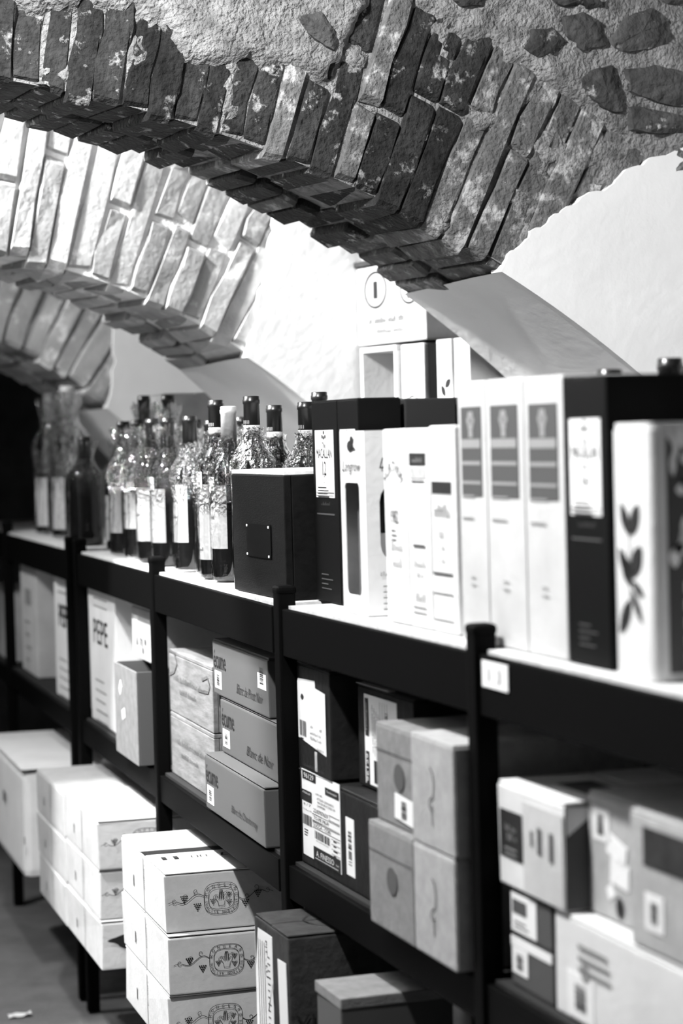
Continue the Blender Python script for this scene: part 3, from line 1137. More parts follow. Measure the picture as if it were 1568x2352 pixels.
leaf(ik, 0, .012, 2.05, .042, .009); leaf(ik, .004, .012, 1.05, .042, .010)
leaf(ik, -.002, -.035, 2.2, .040, .009); leaf(ik, .004, -.035, .95, .045, .012)
leaf(ik, 0, -.045, 1.9, .036, .012); leaf(ik, .004, -.048, -1.0, .045, .006)
leaf(ik, .002, -.060, -2.2, .050, .009); leaf(ik, .006, -.040, -.5, .032, .006)
ik.stroke([(0, .012), (.002, -.02), (0, -.06)], .002)
prt(o, t, 'front', .045, .150, ik, 'ink')
sticker(o, t, 'end', .063, .14, .090, .262, 'paper_dull', 'printed_panel')
ik = Ink()
rnd = random.Random(5)
for i in range(26):
    x, y = rnd.uniform(-.038, .036), rnd.uniform(-.02, .12)
    leaf(ik, x, y, rnd.choice((1.57, 1.2, 1.9)), rnd.uniform(.012, .030), rnd.uniform(.003, .007))
for i in range(5):
    for j in range(3):
        ik.rect(-.018 + .022 * j, -.035 - .02 * i, .016, .012)
prt(o, t, 'end', .063, .14, ik, 'ink_white', off=.0018)
ik = Ink()
for i in range(16):
    leaf(ik, rnd.uniform(-.04, .034), rnd.uniform(-.11, .10), rnd.uniform(0, 6), rnd.uniform(.012, .03), rnd.uniform(.003, .006))
prt(o, t, 'end', .063, .14, ik, 'ink', off=.0022)


# ------------------------------------------------------------------ bottles
def bottle_parts(H, r):
    return (lathe('glass', bottle_profile(H, r)),
            lathe('capsule', [(r * .40, H * .80), (r * .405, H * .80), (r * .395, H * .955), (r * .43, H * .96), (r * .43, H * .978), (r * .40, H * .982), (r * .40, H * .997), (r * .34, H), (0, H)]))


def curved_label(r, z0, z1, a0, a1, k=14):
    bm = bmesh.new()
    lo, hi = [], []
    for i in range(k + 1):
        a = a0 + (a1 - a0) * i / k
        lo.append(bm.verts.new((r * math.cos(a), r * math.sin(a), z0)))
        hi.append(bm.verts.new((r * math.cos(a), r * math.sin(a), z1)))
    for i in range(k):
        bm.faces.new((lo[i], lo[i + 1], hi[i + 1], hi[i]))
    me = to_mesh('label', bm, True)
    return me


def curved_print(ik, r, z, a_mid):
    me = bpy.data.meshes.new('print')
    vs = []
    for x, y in ik.v:
        a = a_mid + x / r
        vs.append((r * math.cos(a), r * math.sin(a), z + y))
    me.from_pydata(vs, [], ik.f)
    me.update()
    return me


def wrap_mesh(H, r, seed, tuft=1.0):
    rnd = random.Random(seed)
    prof = [(.92, .0), (1.05, .015), (1.10, .10), (1.09, .30), (1.10, .50), (1.12, .60), (1.05, .66), (.80, .71), (.58, .76), (.52, .80), (.62, .85), (.74, .90), (.80, .94)]
    if tuft < 1:
        prof = prof[:10] + [(.56, .83)]
    k = 40
    bm = bmesh.new()
    rows = []
    for fr, fz in prof:
        row = []
        amp = .035 if fz < .55 else .12 + .3 * max(0, fz - .78)
        for i in range(k):
            a = 2 * PI * i / k
            q = 1 + amp * fbm(math.cos(a) * 3.2 + seed, math.sin(a) * 3.2, fz * (3 if fz < .55 else 1.5)) * 1.5 + amp * .5 * rnd.uniform(-1, 1)
            zz = H * fz + (rnd.uniform(-.03, .05) * H * .6 if fz > .93 else rnd.uniform(-.008, .008) * H * (fz > .02))
            row.append(bm.verts.new((r * fr * q * math.cos(a), r * fr * q * math.sin(a), zz)))
        rows.append(row)
    for a, b in zip(rows, rows[1:]):
        for i in range(k):
            j = (i + 1) % k
            bm.faces.new((a[i], a[j], b[j], b[i]))
    return to_mesh('cellophane_wrap', bm)


_BT = {}


def bottle(label, s, d, H, r, capsule='capsule', lab='crest', lz=(.10, .48), wrap=True, band=None, group='wrapped wine bottles on the top shelf',
           seed=0, run='far', z=ZT, art=0, turn=0.0, tuft=1.0, tagm=False):
    if (H, r) not in _BT:
        _BT[(H, r)] = bottle_parts(H, r)
    g, cp = _BT[(H, r)]
    o = thing('wine_bottle', label, 'bottle', rack(run, s, d, z), rack_rot(run) + turn, group)
    link('glass', g, 'glass', o)
    cm = cp.copy() if cp.materials and cp.materials[0] != M[capsule] else cp
    if cm is not cp:
        cm.materials.clear()
    link('capsule', cm, capsule, o)
    mid = -PI / 2 + .12
    if lab:
        link('label', curved_label(r + .0007, H * lz[0], H * lz[1], mid - 1.25, mid + 1.0), lab, o)
        ik = Ink()
        rnd = random.Random(seed)
        hh = H * (lz[1] - lz[0])
        if art == 0:
            ik.disc(0, hh * .28, .010, .012, 14); ik.scribble(0, 0, .008, .04); ik.lines(0, -hh * .2, .04, 4, .008, .0014, seed)
        elif art == 1:
            ik.scribble(0, -.005, .010, .045); ik.stroke([(.028 * math.cos(q * .5), .030 * math.sin(q * .5)) for q in range(13)], .0008, True); ik.lines(0, -hh * .27, .045, 4, .007, .0014, seed)
        elif art == 2:
            ik.text('V', -.004, -.012, .026, .018); ik.lines(0, .022, .02, 3, .005, .001, seed); ik.scribble(0, -hh * .36, .008, .05); ik.lines(0, -hh * .40, .04, 2, .006, .0012, seed)
        else:
            ik.rect(-.022, .01, .016, hh * .4); ik.lines(.01, .03, .03, 5, .009, .0012, seed)
        link('print', curved_print(ik, r + .0012, H * (lz[0] + lz[1]) / 2, mid - .25), 'ink', o)
    if band:
        link('neck_band', lathe('neck_band', [(r * .412, H * .80), (r * .414, H * .80), (r * .414, H * .845), (r * .412, H * .845)]), 'paper_grey', o)
        ik = Ink(); ik.text(band, 0, .003, .005, .040); ik.lines(0, -.004, .04, 1, .004, .001, seed)
        link('print', curved_print(ik, r * .42, H * .823, mid + .4), 'ink', o)
        ik = Ink(); ik.text('IIIII', 0, 0, .007, .016); ik.disc(0, -.007, .003, .003, 3)
        link('print', curved_print(ik, r * .42, H * .862, mid + .4), 'ink_faint', o)
    if tagm:
        link('price_sticker', curved_label(r + .003, H * .51, H * .60, mid - .5, mid + .35, 6), 'paper', o)
    if wrap:
        link('cellophane_wrap', wrap_mesh(H, r, seed + 1, tuft), 'cello', o)
    return o


r_ = .0395
bottle('blurred wrapped bottle with white label at the far left end of the shelf', 3.15, .090, .440, .052, 'capsule_pale', seed=1, lz=(.06, .40))
bottle('blurred wrapped bottle with dull label, second from the far left end', 2.84, .095, .452, .056, 'capsule_pale', 'paper_grey', seed=2, lz=(.06, .40))
bottle('tall dark wrapped bottle without label near the far left end', 2.33, .055, .30, .045, 'capsule', None, seed=3)
bottle('wrapped bottle with crumpled film, just right of the tall dark bottle', 2.02, .09, .31, .034, 'capsule_pale', seed=4, lz=(.08, .46))
bottle('wrapped bottle with pale label, first of the sharp front row from the left', 1.74, .055, .333, r_, seed=5, lz=(.17, .51))
bottle('wrapped bottle with a double ruled pale label, second of the front row', 1.555, .055, .333, r_, seed=6, art=1, lz=(.22, .48))
bottle('wrapped bottle with white label and dark crest, third of the front row', 1.385, .055, .334, r_, seed=7, lz=(.15, .52))
bottle('wrapped bottle with a dark block on its label, fourth of the front row', 1.21, .055, .334, r_, seed=8, art=3, lz=(.16, .52), tagm=True)
bottle('wrapped bottle with a circle on its white label, fifth of the front row', .975, .055, .334, r_, seed=9, art=1, lz=(.19, .56), tuft=.5)
bottle('wrapped bottle with no visible label between two labelled ones', .80, .062, .322, .037, 'capsule', None, seed=10, tuft=.5)
bottle('wrapped bottle with a long white label marked V', .70, .050, .362, r_, seed=11, art=2, lz=(.11, .53), band='BRUNELLO DE MO', tuft=.5, tagm=True)
bottle('wrapped bottle with grey picture label beside the black crate', .60, .052, .347, r_, 'capsule_pale', 'paper_grey', seed=12, art=0, lz=(.19, .55), tuft=.5, tagm=True)
bottle('bottle with printed neck band behind the black crate, first from the left', .615, .15, .348, r_, lab=None, seed=13, band='BRUNELLO DE MO', tuft=.5)
bottle('tall bottle in gathered film rising behind the black crate', .47, .067, .364, r_, lab=None, seed=14, band='BRUNELLO DE MO', tuft=.5)
bottle('tall bottle at the back behind the gathered film', .60, .24, .372, r_, lab=None, seed=15, tuft=.5, wrap=False)
bottle('bottle with neck band behind the crate, right of the tall one', .45, .17, .350, r_, lab=None, seed=16, band='BRUNELLO DE MO', tuft=.5)
bottle('bottle half hidden behind the crate between two others', .62, .345, .338, r_, lab=None, seed=17, tuft=.5, wrap=False)
bottle('bottle with a round seal on its neck, near the black cartons', .43, .27, .335, r_, lab=None, seed=18, band='0.750', tuft=.5)
bottle('bottle tucked in behind the black cartons', .42, .37, .345, r_, lab=None, seed=19, band='BRUNELLO DE MO', tuft=.5)
GB = 'bottles behind the wrapped front row'
for i, (s, d, H) in enumerate(((1.42, .165, .33), (1.22, .17, .335), (1.02, .18, .33), (1.72, .165, .395), (1.95, .15, .40))):
    bottle(['plain bottle behind the third front row bottle', 'plain bottle behind the fourth front row bottle', 'plain bottle behind the fifth front row bottle',
            'tall bottle in pale gathered film behind the first front row bottle', 'tall bottle in pale gathered film behind the crumpled film bottle'][i], s, d, H, r_, lab=None, wrap=True, seed=30 + i, group=GB)
# stoppers of tall bottles behind the near black carton
for i, (s, d, H) in enumerate(((-.93, .175, .362), (-.93, .265, .376), (-.82, .345, .368))):
    bottle(['dark stopper of a bottle just behind the pale cartons', 'tall dark stopper rising behind the large black carton', 'dark bottle behind the carton at the right edge'][i],
           s, d, H, .042, lab=None, wrap=False, seed=50 + i, run='near', group='bottles behind the large black carton')
o, t = carton('storage_box', 'dull grey box behind the wrapped bottles at left', 'far', 2.25, 1.95, .20, .17, ZT, .405, 'grey_carton', 'box', flaps=True)

# ================================================================== MIDDLE SHELF
ZM = Z_MID + .0015


def small_barcode(o, t, face, u, v, w, h, seed, vertical=True, m='paper'):
    sticker(o, t, face, u, v, w, h, m)
    ik = Ink()
    if vertical:
        ik.barcode(0, 0, w * .42, h * .62, 16, True, seed)
    else:
        ik.barcode(0, 0, w * .62, h * .5, 16, False, seed)
    prt(o, t, face, u, v, ik)


# bay of the near rack at right
o, t = carton('carton', 'wide white carton at the bottom right of the near rack', 'near', -1.112, -1.60, -.004, .33, ZM, .128, 'white_carton', 'box', flaps=True)
small_barcode(o, t, 'front', .075, .032, .075, .055, 21)
ik = Ink(); ik.lines(.05, .01, .10, 3, .014, .006, 5); ik.disc(.02, -.02, .012)
prt(o, t, 'front', .07, .085, ik, 'ink_faint')
for k, (z, hh, lb) in enumerate(((ZM, .066, 'small brown carton with barcode label, under the labelled one'), (ZM + .067, .060, 'small brown carton with a large white label, wedged beside the post'))):
    o, t = carton('carton', lb, 'near', -.968, -1.100, -.002, .25, z, hh, 'kraft', 'box', 'pair of small brown cartons', flaps=False)
    if k:
        sticker(o, t, 'front', .045, .030, .080, .050)
        ik = Ink(); ik.rect(-.012, .008, .045, .018); ik.lines(0, -.012, .06, 2, .006, .002, 3)
        prt(o, t, 'front', .045, .030, ik, 'ink_soft')
    else:
        sticker(o, t, 'front', .066, .058, .128, .012, 'paper', 'tape_strip')
        small_barcode(o, t, 'front', .030, .034, .050, .034, 24)
ZU = ZM + .130
o, t = carton('carton', 'white carton with a black square label, stacked on the small brown cartons', 'near', -.950, -1.155, -.008, .27, ZU, .135, 'white_carton', 'box', flaps=True, slit='x')
sticker(o, t, 'end', .135, .066, .268, .128, 'kraft', 'end_panel')  # darker panel paints the shade on the unlit end
sticker(o, t, 'front', .042, .068, .072, .062, 'ink', 'printed_panel')
ik = Ink(); ik.scribble(0, .010, .009, .036, rot=0); ik.scribble(.004, -.002, .010, .03); ik.lines(0, -.018, .04, 2, .007, .002, 2)
prt(o, t, 'front', .042, .068, ik, 'ink_faint', off=.0022)
sticker(o, t, 'front', .142, .060, .122, .116, 'cream_carton', 'printed_panel')
ik = Ink(); ik.rect(.004, 0, .012, .034); ik.rect(.040, -.002, .012, .036); ik.rect(-.02, .0, .006, .02)
prt(o, t, 'front', .13, .075, ik, 'ink_soft', off=.0022)
sticker(o, t, 'top', .135, .075, .12, .05, 'kraft', 'tape_strip')
o, t = carton('carton', 'grey carton with torn white labels, middle of the upper row at right', 'near', -1.158, -1.325, .024, .26, ZU, .150, 'grey_carton', 'box', flaps=True)
small_barcode(o, t, 'front', .036, .112, .045, .040, 27)
sticker(o, t, 'front', .078, .088, .052, .026, 'paper', rot=-.25)
sticker(o, t, 'front', .085, .060, .050, .030, 'paper', rot=-.1)
ik = Ink(); ik.disc(.03, -.035, .010, .013, 14); prt(o, t, 'front', .055, .055, ik, 'ink')
sticker(o, t, 'front', .06, .035, .020, .016, 'paper', rot=.5)
o, t = carton('carton', 'pale carton with a dark hand hole at the right edge of the photo', 'near', -1.328, -1.56, -.004, .26, ZU, .156, 'grey_carton', 'box', flaps=True)
sticker(o, t, 'front', .115, .118, .16, .044, 'mid_carton', 'hand_hole')
small_barcode(o, t, 'front', .060, .045, .045, .042, 28)

# second bay: black cartons with shipping labels
def ship_label(o, t, u, v, w, h, rot=0.0):
    sticker(o, t, 'front', u, v, w, h, 'paper', 'shipping_label', rot=rot)
    ik, wk = Ink(), Ink()
    ik.rect(-w * .29, h * .44, w * .36, h * .10); wk.text('96129', -w * .29, h * .44, h * .06, w * .26)
    ik.rect(w * .31, h * .36, w * .35, h * .085); wk.text('Teclenpan', w * .31, h * .36, h * .028, w * .26)
    ik.rect(-w * .36, h * .20, w * .26, h * .13); wk.text('ATTILIEU LEO', -w * .36, h * .235, h * .022, w * .22)
    ik.text('LOKI SRL', -w * .03, h * .275, h * .022, w * .18)
    ik.text('ATTILIEU LEONARDO', w * .13, h * .225, h * .026, w * .44)
    ik.text('VIA DEI BOCCHINI 101', w * .15, h * .185, h * .026, w * .46)
    ik.text('LAMMARI', w * .02, h * .145, h * .026, w * .20)
    ik.text('4 / 7', -w * .36, h * .10, h * .03, w * .2)
    ik.text('7.2 Kg 2.05', -w * .36, h * .035, h * .022, w * .24)
    ik.text('22/0707659', w * .0, h * .075, h * .045, w * .38)
    ik.stroke([(w * .21, h * .10), (w * .49, h * .10), (w * .49, h * .045), (w * .21, h * .045)], h * .006, True)
    ik.text('E', w * .24, h * .075, h * .03)
    ik.stroke([(-w * .22, h * .03), (w * .04, h * .03), (w * .04, -h * .045), (-w * .22, -h * .045)], h * .008, True)
    ik.text('TO-MI', -w * .09, -h * .008, h * .042, w * .2)
    ik.text('MI-FI', w * .13, -h * .008, h * .042, w * .15)
    ik.stroke([(w * .05, h * .03), (w * .49, h * .03), (w * .49, -h * .045), (w * .05, -h * .045)], h * .005, True)
    ik.stroke([(-w * .22, -h * .06), (w * .49, -h * .06), (w * .49, -h * .125), (-w * .22, -h * .125)], h * .006, True)
    ik.text('LUCCA - CORI', w * .03, -h * .092, h * .042, w * .44)
    ik.barcode(-w * .36, -h * .08, w * .25, h * .12, 14, False, 3)
    ik.barcode(w * .03, -h * .20, w * .4, h * .09, 24, False, 4)
    for q in range(4):
        ik.rect(w * .38, -h * (.155 + .055 * q), w * .22, h * .005)
    ik.lines(w * .38, -h * .17, w * .12, 4, h * .055, h * .014, 7)
    ik.scribble(w * .03, -h * .265, h * .018, w * .34)
    ik.lines(-w * .38, -h * .20, w * .14, 3, h * .03, h * .012, 9)
    ik.rect(w * .14, -h * .42, w * .70, h * .16)
    wk.text('A. FINESSO', w * .10, -h * .41, h * .065, w * .46); wk.text('S.p.A.', w * .42, -h * .425, h * .025, w * .08)
    wk.rect(w * .14, -h * .468, w * .6, h * .006)
    prt(o, t, 'front', u, v, ik, 'ink', 'print', .0016, rot)
    prt(o, t, 'front', u, v, wk, 'ink_white', 'print', .0022, rot)


o, t = carton('carton', 'black carton with a crowded shipping label and a narrow barcode strip', 'near', -.068, -.50, -.004, .30, ZM, .157, 'dark_carton', 'box', flaps=True)
ship_label(o, t, .115, .088, .200, .145)
small_barcode(o, t, 'front', .262, .068, .040, .092, 31)
part_box('tape', o, 'tape', -t['w'] / 2 + .001, t['w'] / 2 - .25, -.001, .30, .1575, .1585)
ZB = ZM + .1605
o, t = carton('carton', 'black carton with a large blank white label and torn corner, on the upper layer', 'near', -.066, -.252, -.006, .26, ZB, .178, 'dark_carton', 'box', flaps=True, yaw=-.02)
bm = bmesh.new()
pts = [(-.080, -.048), (.078, -.062), (.078, .040), (.024, .044), (.022, .056), (-.076, .052), (-.080, .046)]
vs = [bm.verts.new((a, b, 0)) for a, b in pts]
bm.faces.new(vs)
prt(o, t, 'front', .088, .100, to_mesh('label_sticker', bm), 'paper', 'label_sticker', .0012)
ik = Ink(); ik.barcode(-.050, -.030, .040, .026, 16, False, 6); ik.scribble(.0, -.022, .005, .016); ik.scribble(.05, -.022, .006, .014); ik.scribble(.022, -.032, .006, .066)
ik.scribble(.022, -.041, .006, .064); ik.lines(-.052, -.048, .03, 2, .006, .0025, 4); ik.scribble(.045, -.055, .005, .042)
leaf(ik, -.060, .022, .1, .018, .005)
prt(o, t, 'front', .088, .100, ik, off=.002)
sticker(o, t, 'front', .105, .022, .012, .032, 'paper_grey', 'torn_paper')
ik = Ink(); ik.scribble(0, 0, .006, .12); prt(o, t, 'front', .09, .010, ik, 'ink_dim')
part_box('tape', o, 'tape', -t['w'] / 2 + .002, t['w'] / 2 - .002, -.0008, .02, .1782, .179)
o, t = carton('carton', 'black carton with a shipping label turned on its side, behind the brown wine boxes', 'near', -.285, -.546, .028, .30, ZB, .162, 'dark_carton', 'box', flaps=True)
U = .112
sticker(o, t, 'front', U, .078, .150, .142, 'paper', 'shipping_label')
ik, wk = Ink(), Ink()
ik.rect(-.062, .035, .016, .06); ik.rect(-.062, -.045, .016, .052); ik.rect(-.02, -.048, .026, .036)
wk.text('96129', -.062, -.045, .010, .044, rot=PI / 2); wk.text('Teclenpan', -.062, .035, .006, .045, rot=PI / 2)
ik.barcode(.053, .0, .024, .068, 22, True, 8); ik.barcode(.053, -.055, .030, .030, 12, True, 9)
ik.text('LUCCA CORI', .030, .015, .012, .070, rot=PI / 2)
for q in range(4):
    ik.rect(.000 + .011 * q, .020, .0012, .09)
for q in range(5):
    ik.text('VIA DEI BOCCHINI 101', -.036 + .009 * q, .018 - .004 * q, .005, .075, rot=PI / 2)
prt(o, t, 'front', U, .078, ik); prt(o, t, 'front', U, .078, wk, 'ink_white', off=.0022)
part_box('tape', o, 'tape_clear', -.13, .02, -.0012, .012, .1625, .1635)

# brown wine boxes, two over two
GK = 'brown wooden wine boxes in the near rack'


def swirl(ik, x, y, k):
    ik.stroke([(x + k * (.10 * math.cos(a * .5) * (1 - a / 14)), y + k * (.5 * (1 - a / 6.0))) for a in range(13)], .0022)
    ik.stroke([(x - .006 * k * 10 * .2 + .008 * math.cos(a * .6), y - .2 * k * .1 + .006 * math.sin(a * .6)) for a in range(11)], .0018)


def wine_box(label, s_far, s_near, d, z, h, art, m, depth=.28):
    o, t = carton('wine_box', label, 'near', s_far, s_near, d, depth, z, h, m, 'box', GK, flaps=False, bevel=.004, jit=0)
    part_box('lid', o, m, -t['w'] / 2 + .001, t['w'] / 2 - .001, .001, depth - .001, h - .002, h + .002, .001, 1)
    ik = Ink()
    w = t['w']
    if art == 'seal':
        ik.disc(0, 0, .022, .020, 16)
        prt(o, t, 'front', w * .55, h * .52, ik, 'kraft')
        ik = Ink(); ik.rect(0, 0, w * .98, .0015); prt(o, t, 'front', w * .5, h * .74, ik, 'mid_carton')
    else:
        pts = [(.012 * math.cos(a), .014 * math.sin(a) + .016) for a in [1.7 - .3 * i for i in range(12)]]
        ik.stroke([(-.006, .045), (.004, .038), (.008, .022), (.004, .006), (-.008, .0), (-.012, -.008), (-.004, -.014), (.002, -.006), (-.002, -.020), (.0, -.034)], .0028)
        prt(o, t, 'front', w * .52, h * .45, ik, 'mid_carton')
    return o, t


wine_box('brown wine box with a curl drawing, bottom right of four by the post', -.737, -.893, -.05, ZM, .150, 'curl', 'kraft_light')
wine_box('brown wine box with round seal, bottom left of four', -.548, -.735, -.05, ZM, .150, 'seal', 'kraft_mid')
wine_box('light brown wine box with a curl drawing, top right of four', -.737, -.897, -.05, ZM + .1525, .150, 'curl', 'kraft_light')
o, t = wine_box('brown wine box with seal and a loose white tag, top left of four', -.552, -.735, -.036, ZM + .1525, .142, 'seal', 'kraft_mid')
sticker(o, t, 'front', .128, .030, .090, .036, 'paper', rot=-.06, off=.002)
ik = Ink(); ik.barcode(0, 0, .022, .026, 12, True, 14); prt(o, t, 'front', .122, .030, ik, off=.003)

# third bay: wooden crates and brown cartons
GW = 'pale wooden wine crates'
for k, (z, lb) in enumerate(((ZM, 'pale wooden wine crate at the bottom, left of the brown cartons'), (ZM + .135, 'pale wooden wine crate on top of another, left of the brown cartons'))):
    o, t = wooden_crate('wine_crate', lb, 'far', .998, .585, .0, .30, z, .133, 'wood', group=GW)
    ik = Ink()
    ik.scribble(0, .010, .014, .30)
    ik.scribble(-.01, -.016, .012, .17)
    prt(o, t, 'front', .20, .068, ik, 'mid_carton')
    if k:
        ik = Ink()
        ik.stroke([(-.2 + .0, .055), (-.14, .05), (-.12, .03), (-.15, .01), (-.2, .0)], .006)
        ik.stroke([(.12, .02), (.17, .03), (.19, .015), (.175, .0), (.08, -.005)], .006)
        prt(o, t, 'front', .205, .078, ik, 'wood_mid')
GE = 'brown cartons lettered in thin type'
for k, (s0, s1, d, z, cap) in enumerate(((.53, .062, -.031, ZM, 'Blanc de Chardonnay'), (.515, .062, .0, ZM + .1095, 'Blanc de Noir'), (.562, .125, -.002, ZM + .219, 'Blanc de Pinot Noir'))):
    lb = ['brown carton with thin tall lettering at the bottom of its stack, jutting forward', 'brown carton with thin tall lettering in the middle of its stack', 'brown carton with thin tall lettering on top of its stack, two barcode labels'][k]
    o, t = carton('wine_carton', lb, 'far', s0, s1, d, .27, z, .108, 'kraft', 'box', GE, flaps=True)
    ik = Ink()
    ik.text('écume', 0, 0, .034, .100)
    prt(o, t, 'front', .062, .070, ik, 'ink')
    ik = Ink(); ik.text(cap, 0, 0, .018, .20, shear=.4); prt(o, t, 'front', t['w'] * .68, .030, ik, 'ink')
    small_barcode(o, t, 'front', .045, .030, .055, .034, 40 + k)
    if k == 2:
        small_barcode(o, t, 'front', t['w'] - .045, .072, .062, .048, 44)
o, t = wooden_crate('wine_crate', 'shadowed wooden crate with stencilled letters behind the pale crates', 'far', .98, .57, .305, .09, ZM, .36, 'wood_mid', planks=2)
ik = Ink(); ik.text('DOMAINE', 0, 0, .026, .16, bold=.01); prt(o, t, 'front', .22, .28, ik, 'ink')
for k, s in enumerate((.50, .40)):  # pale boards added in place of gaps onto the lit wall
    o = thing('lit_gap_strip', 'pale strip standing for a lit gap behind the brown cartons, %s' % ('left one' if not k else 'right one'), 'lit_gap_strip', rack('far', s, .31, ZM), rack_rot('far'), 'lit gap strips behind the cartons')
    part_box('board', o, 'wood', -.035, .0, 0, .02, 0, .36 - .012 * k, .002)

# fourth bay
o, t = carton('tall_carton', 'tall white carton with big four letter print, right of the double post', 'far', 2.008, 1.625, .0, .30, ZM, .355, 'white_carton', 'box', 'tall white cartons', flaps=True)
ik = Ink(); ik.text('PEPE', 0, 0, .062, .20, bold=.006); prt(o, t, 'front', .17, .235, ik, 'ink')
ik = Ink(); ik.lines(0, .12, .2, 2, .02, .004, 2); ik.lines(0, -.09, .2, 5, .026, .004, 3); prt(o, t, 'front', .18, .20, ik, 'ink_faint')
o, t = carton('tall_carton', 'tall white carton whose print is half hidden by the double post', 'far', 2.60, 2.21, .0, .30, ZM, .355, 'white_carton', 'box', 'tall white cartons', flaps=True)
ik = Ink(); ik.text('PEPE', 0, 0, .062, .20, bold=.006); prt(o, t, 'front', .19, .235, ik, 'ink')
ik = Ink(); ik.lines(0, .12, .2, 2, .02, .004, 2); ik.lines(0, -.09, .2, 5, .026, .004, 3); prt(o, t, 'front', .18, .20, ik, 'ink_faint')
o, t = carton('tall_carton', 'tall pale carton with faint printing at the far left', 'far', 3.36, 3.02, .01, .34, ZM, .355, 'cream_carton', 'box', 'tall white cartons', flaps=True)
ik = Ink(); ik.lines(0, .1, .13, 9, .022, .006, 7); ik.disc(.0, .125, .02)
prt(o, t, 'end', .15, .20, ik, 'ink_faint')
ik = Ink(); ik.rect(0, 0, .12, .05); ik.lines(0, -.08, .14, 4, .04, .008, 7); prt(o, t, 'front', .17, .24, ik, 'ink_faint')
o, t = carton('carton', 'grey carton on the last rack bay at the left edge', 'far', 4.3, 3.56, .0, .30, ZM, .22, 'grey_carton', 'box', flaps=True)

# open carton and the small box resting on it
w, dp, h, th = .265, .30, .208, .004
o = thing('open_carton', 'open brown carton jutting from the shelf, dark inside', 'box', rack('far', 1.245, -.052, ZM), rack_rot('far'))
t = dict(w=w, d=dp, h=h)
part_box('front_panel', o, 'kraft_mid', -w / 2, w / 2, 0, th, 0, h, .001, 1)
part_box('end_panel', o, 'kraft', w / 2 - th, w / 2, th + .0005, dp - th, 0, h, .001, 1)
part_box('end_panel', o, 'kraft', -w / 2, -w / 2 + th, th + .0005, dp - th, 0, h, .001, 1)
part_box('back_panel', o, 'kraft', -w / 2, w / 2, dp - th, dp, 0, h, .001, 1)
part_box('bottom_panel', o, 'kraft', -w / 2 + th, w / 2 - th, th, dp - th, .0005, th)
sticker(o, t, 'front', .075, .155, .030, .022, 'paper', 'torn_paper', rot=.8)
sticker(o, t, 'front', .105, .098, .032, .022, 'paper', 'torn_paper', rot=.3)
o, t = carton('carton', 'small white carton with lifted lid, resting on the open brown carton', 'far', 1.475, 1.115, .012, .26, ZM + .2105, .118, 'cream_carton', 'box', flaps=False)
ld = part_box('lid', o, 'cream_carton', -.19, .18, -.006, .262, .122, .132, .002)
sticker(o, t, 'front', .05, .085, .045, .026)
ik = Ink(); ik.text('1', 0, 0, .016); prt(o, t, 'front', .05, .085, ik, off=.002)
ik = Ink(); ik.disc(.06, .022, .016, .012, 16); ik.text('& 70', -.10, -.022, .020, .08); ik.disc(-.03, -.018, .008); ik.disc(-.06, -.04, .008)
prt(o, t, 'front', .19, .062, ik, 'ink_soft')

# ================================================================== LOWER SHELF
ZL = Z_LOW + .0015


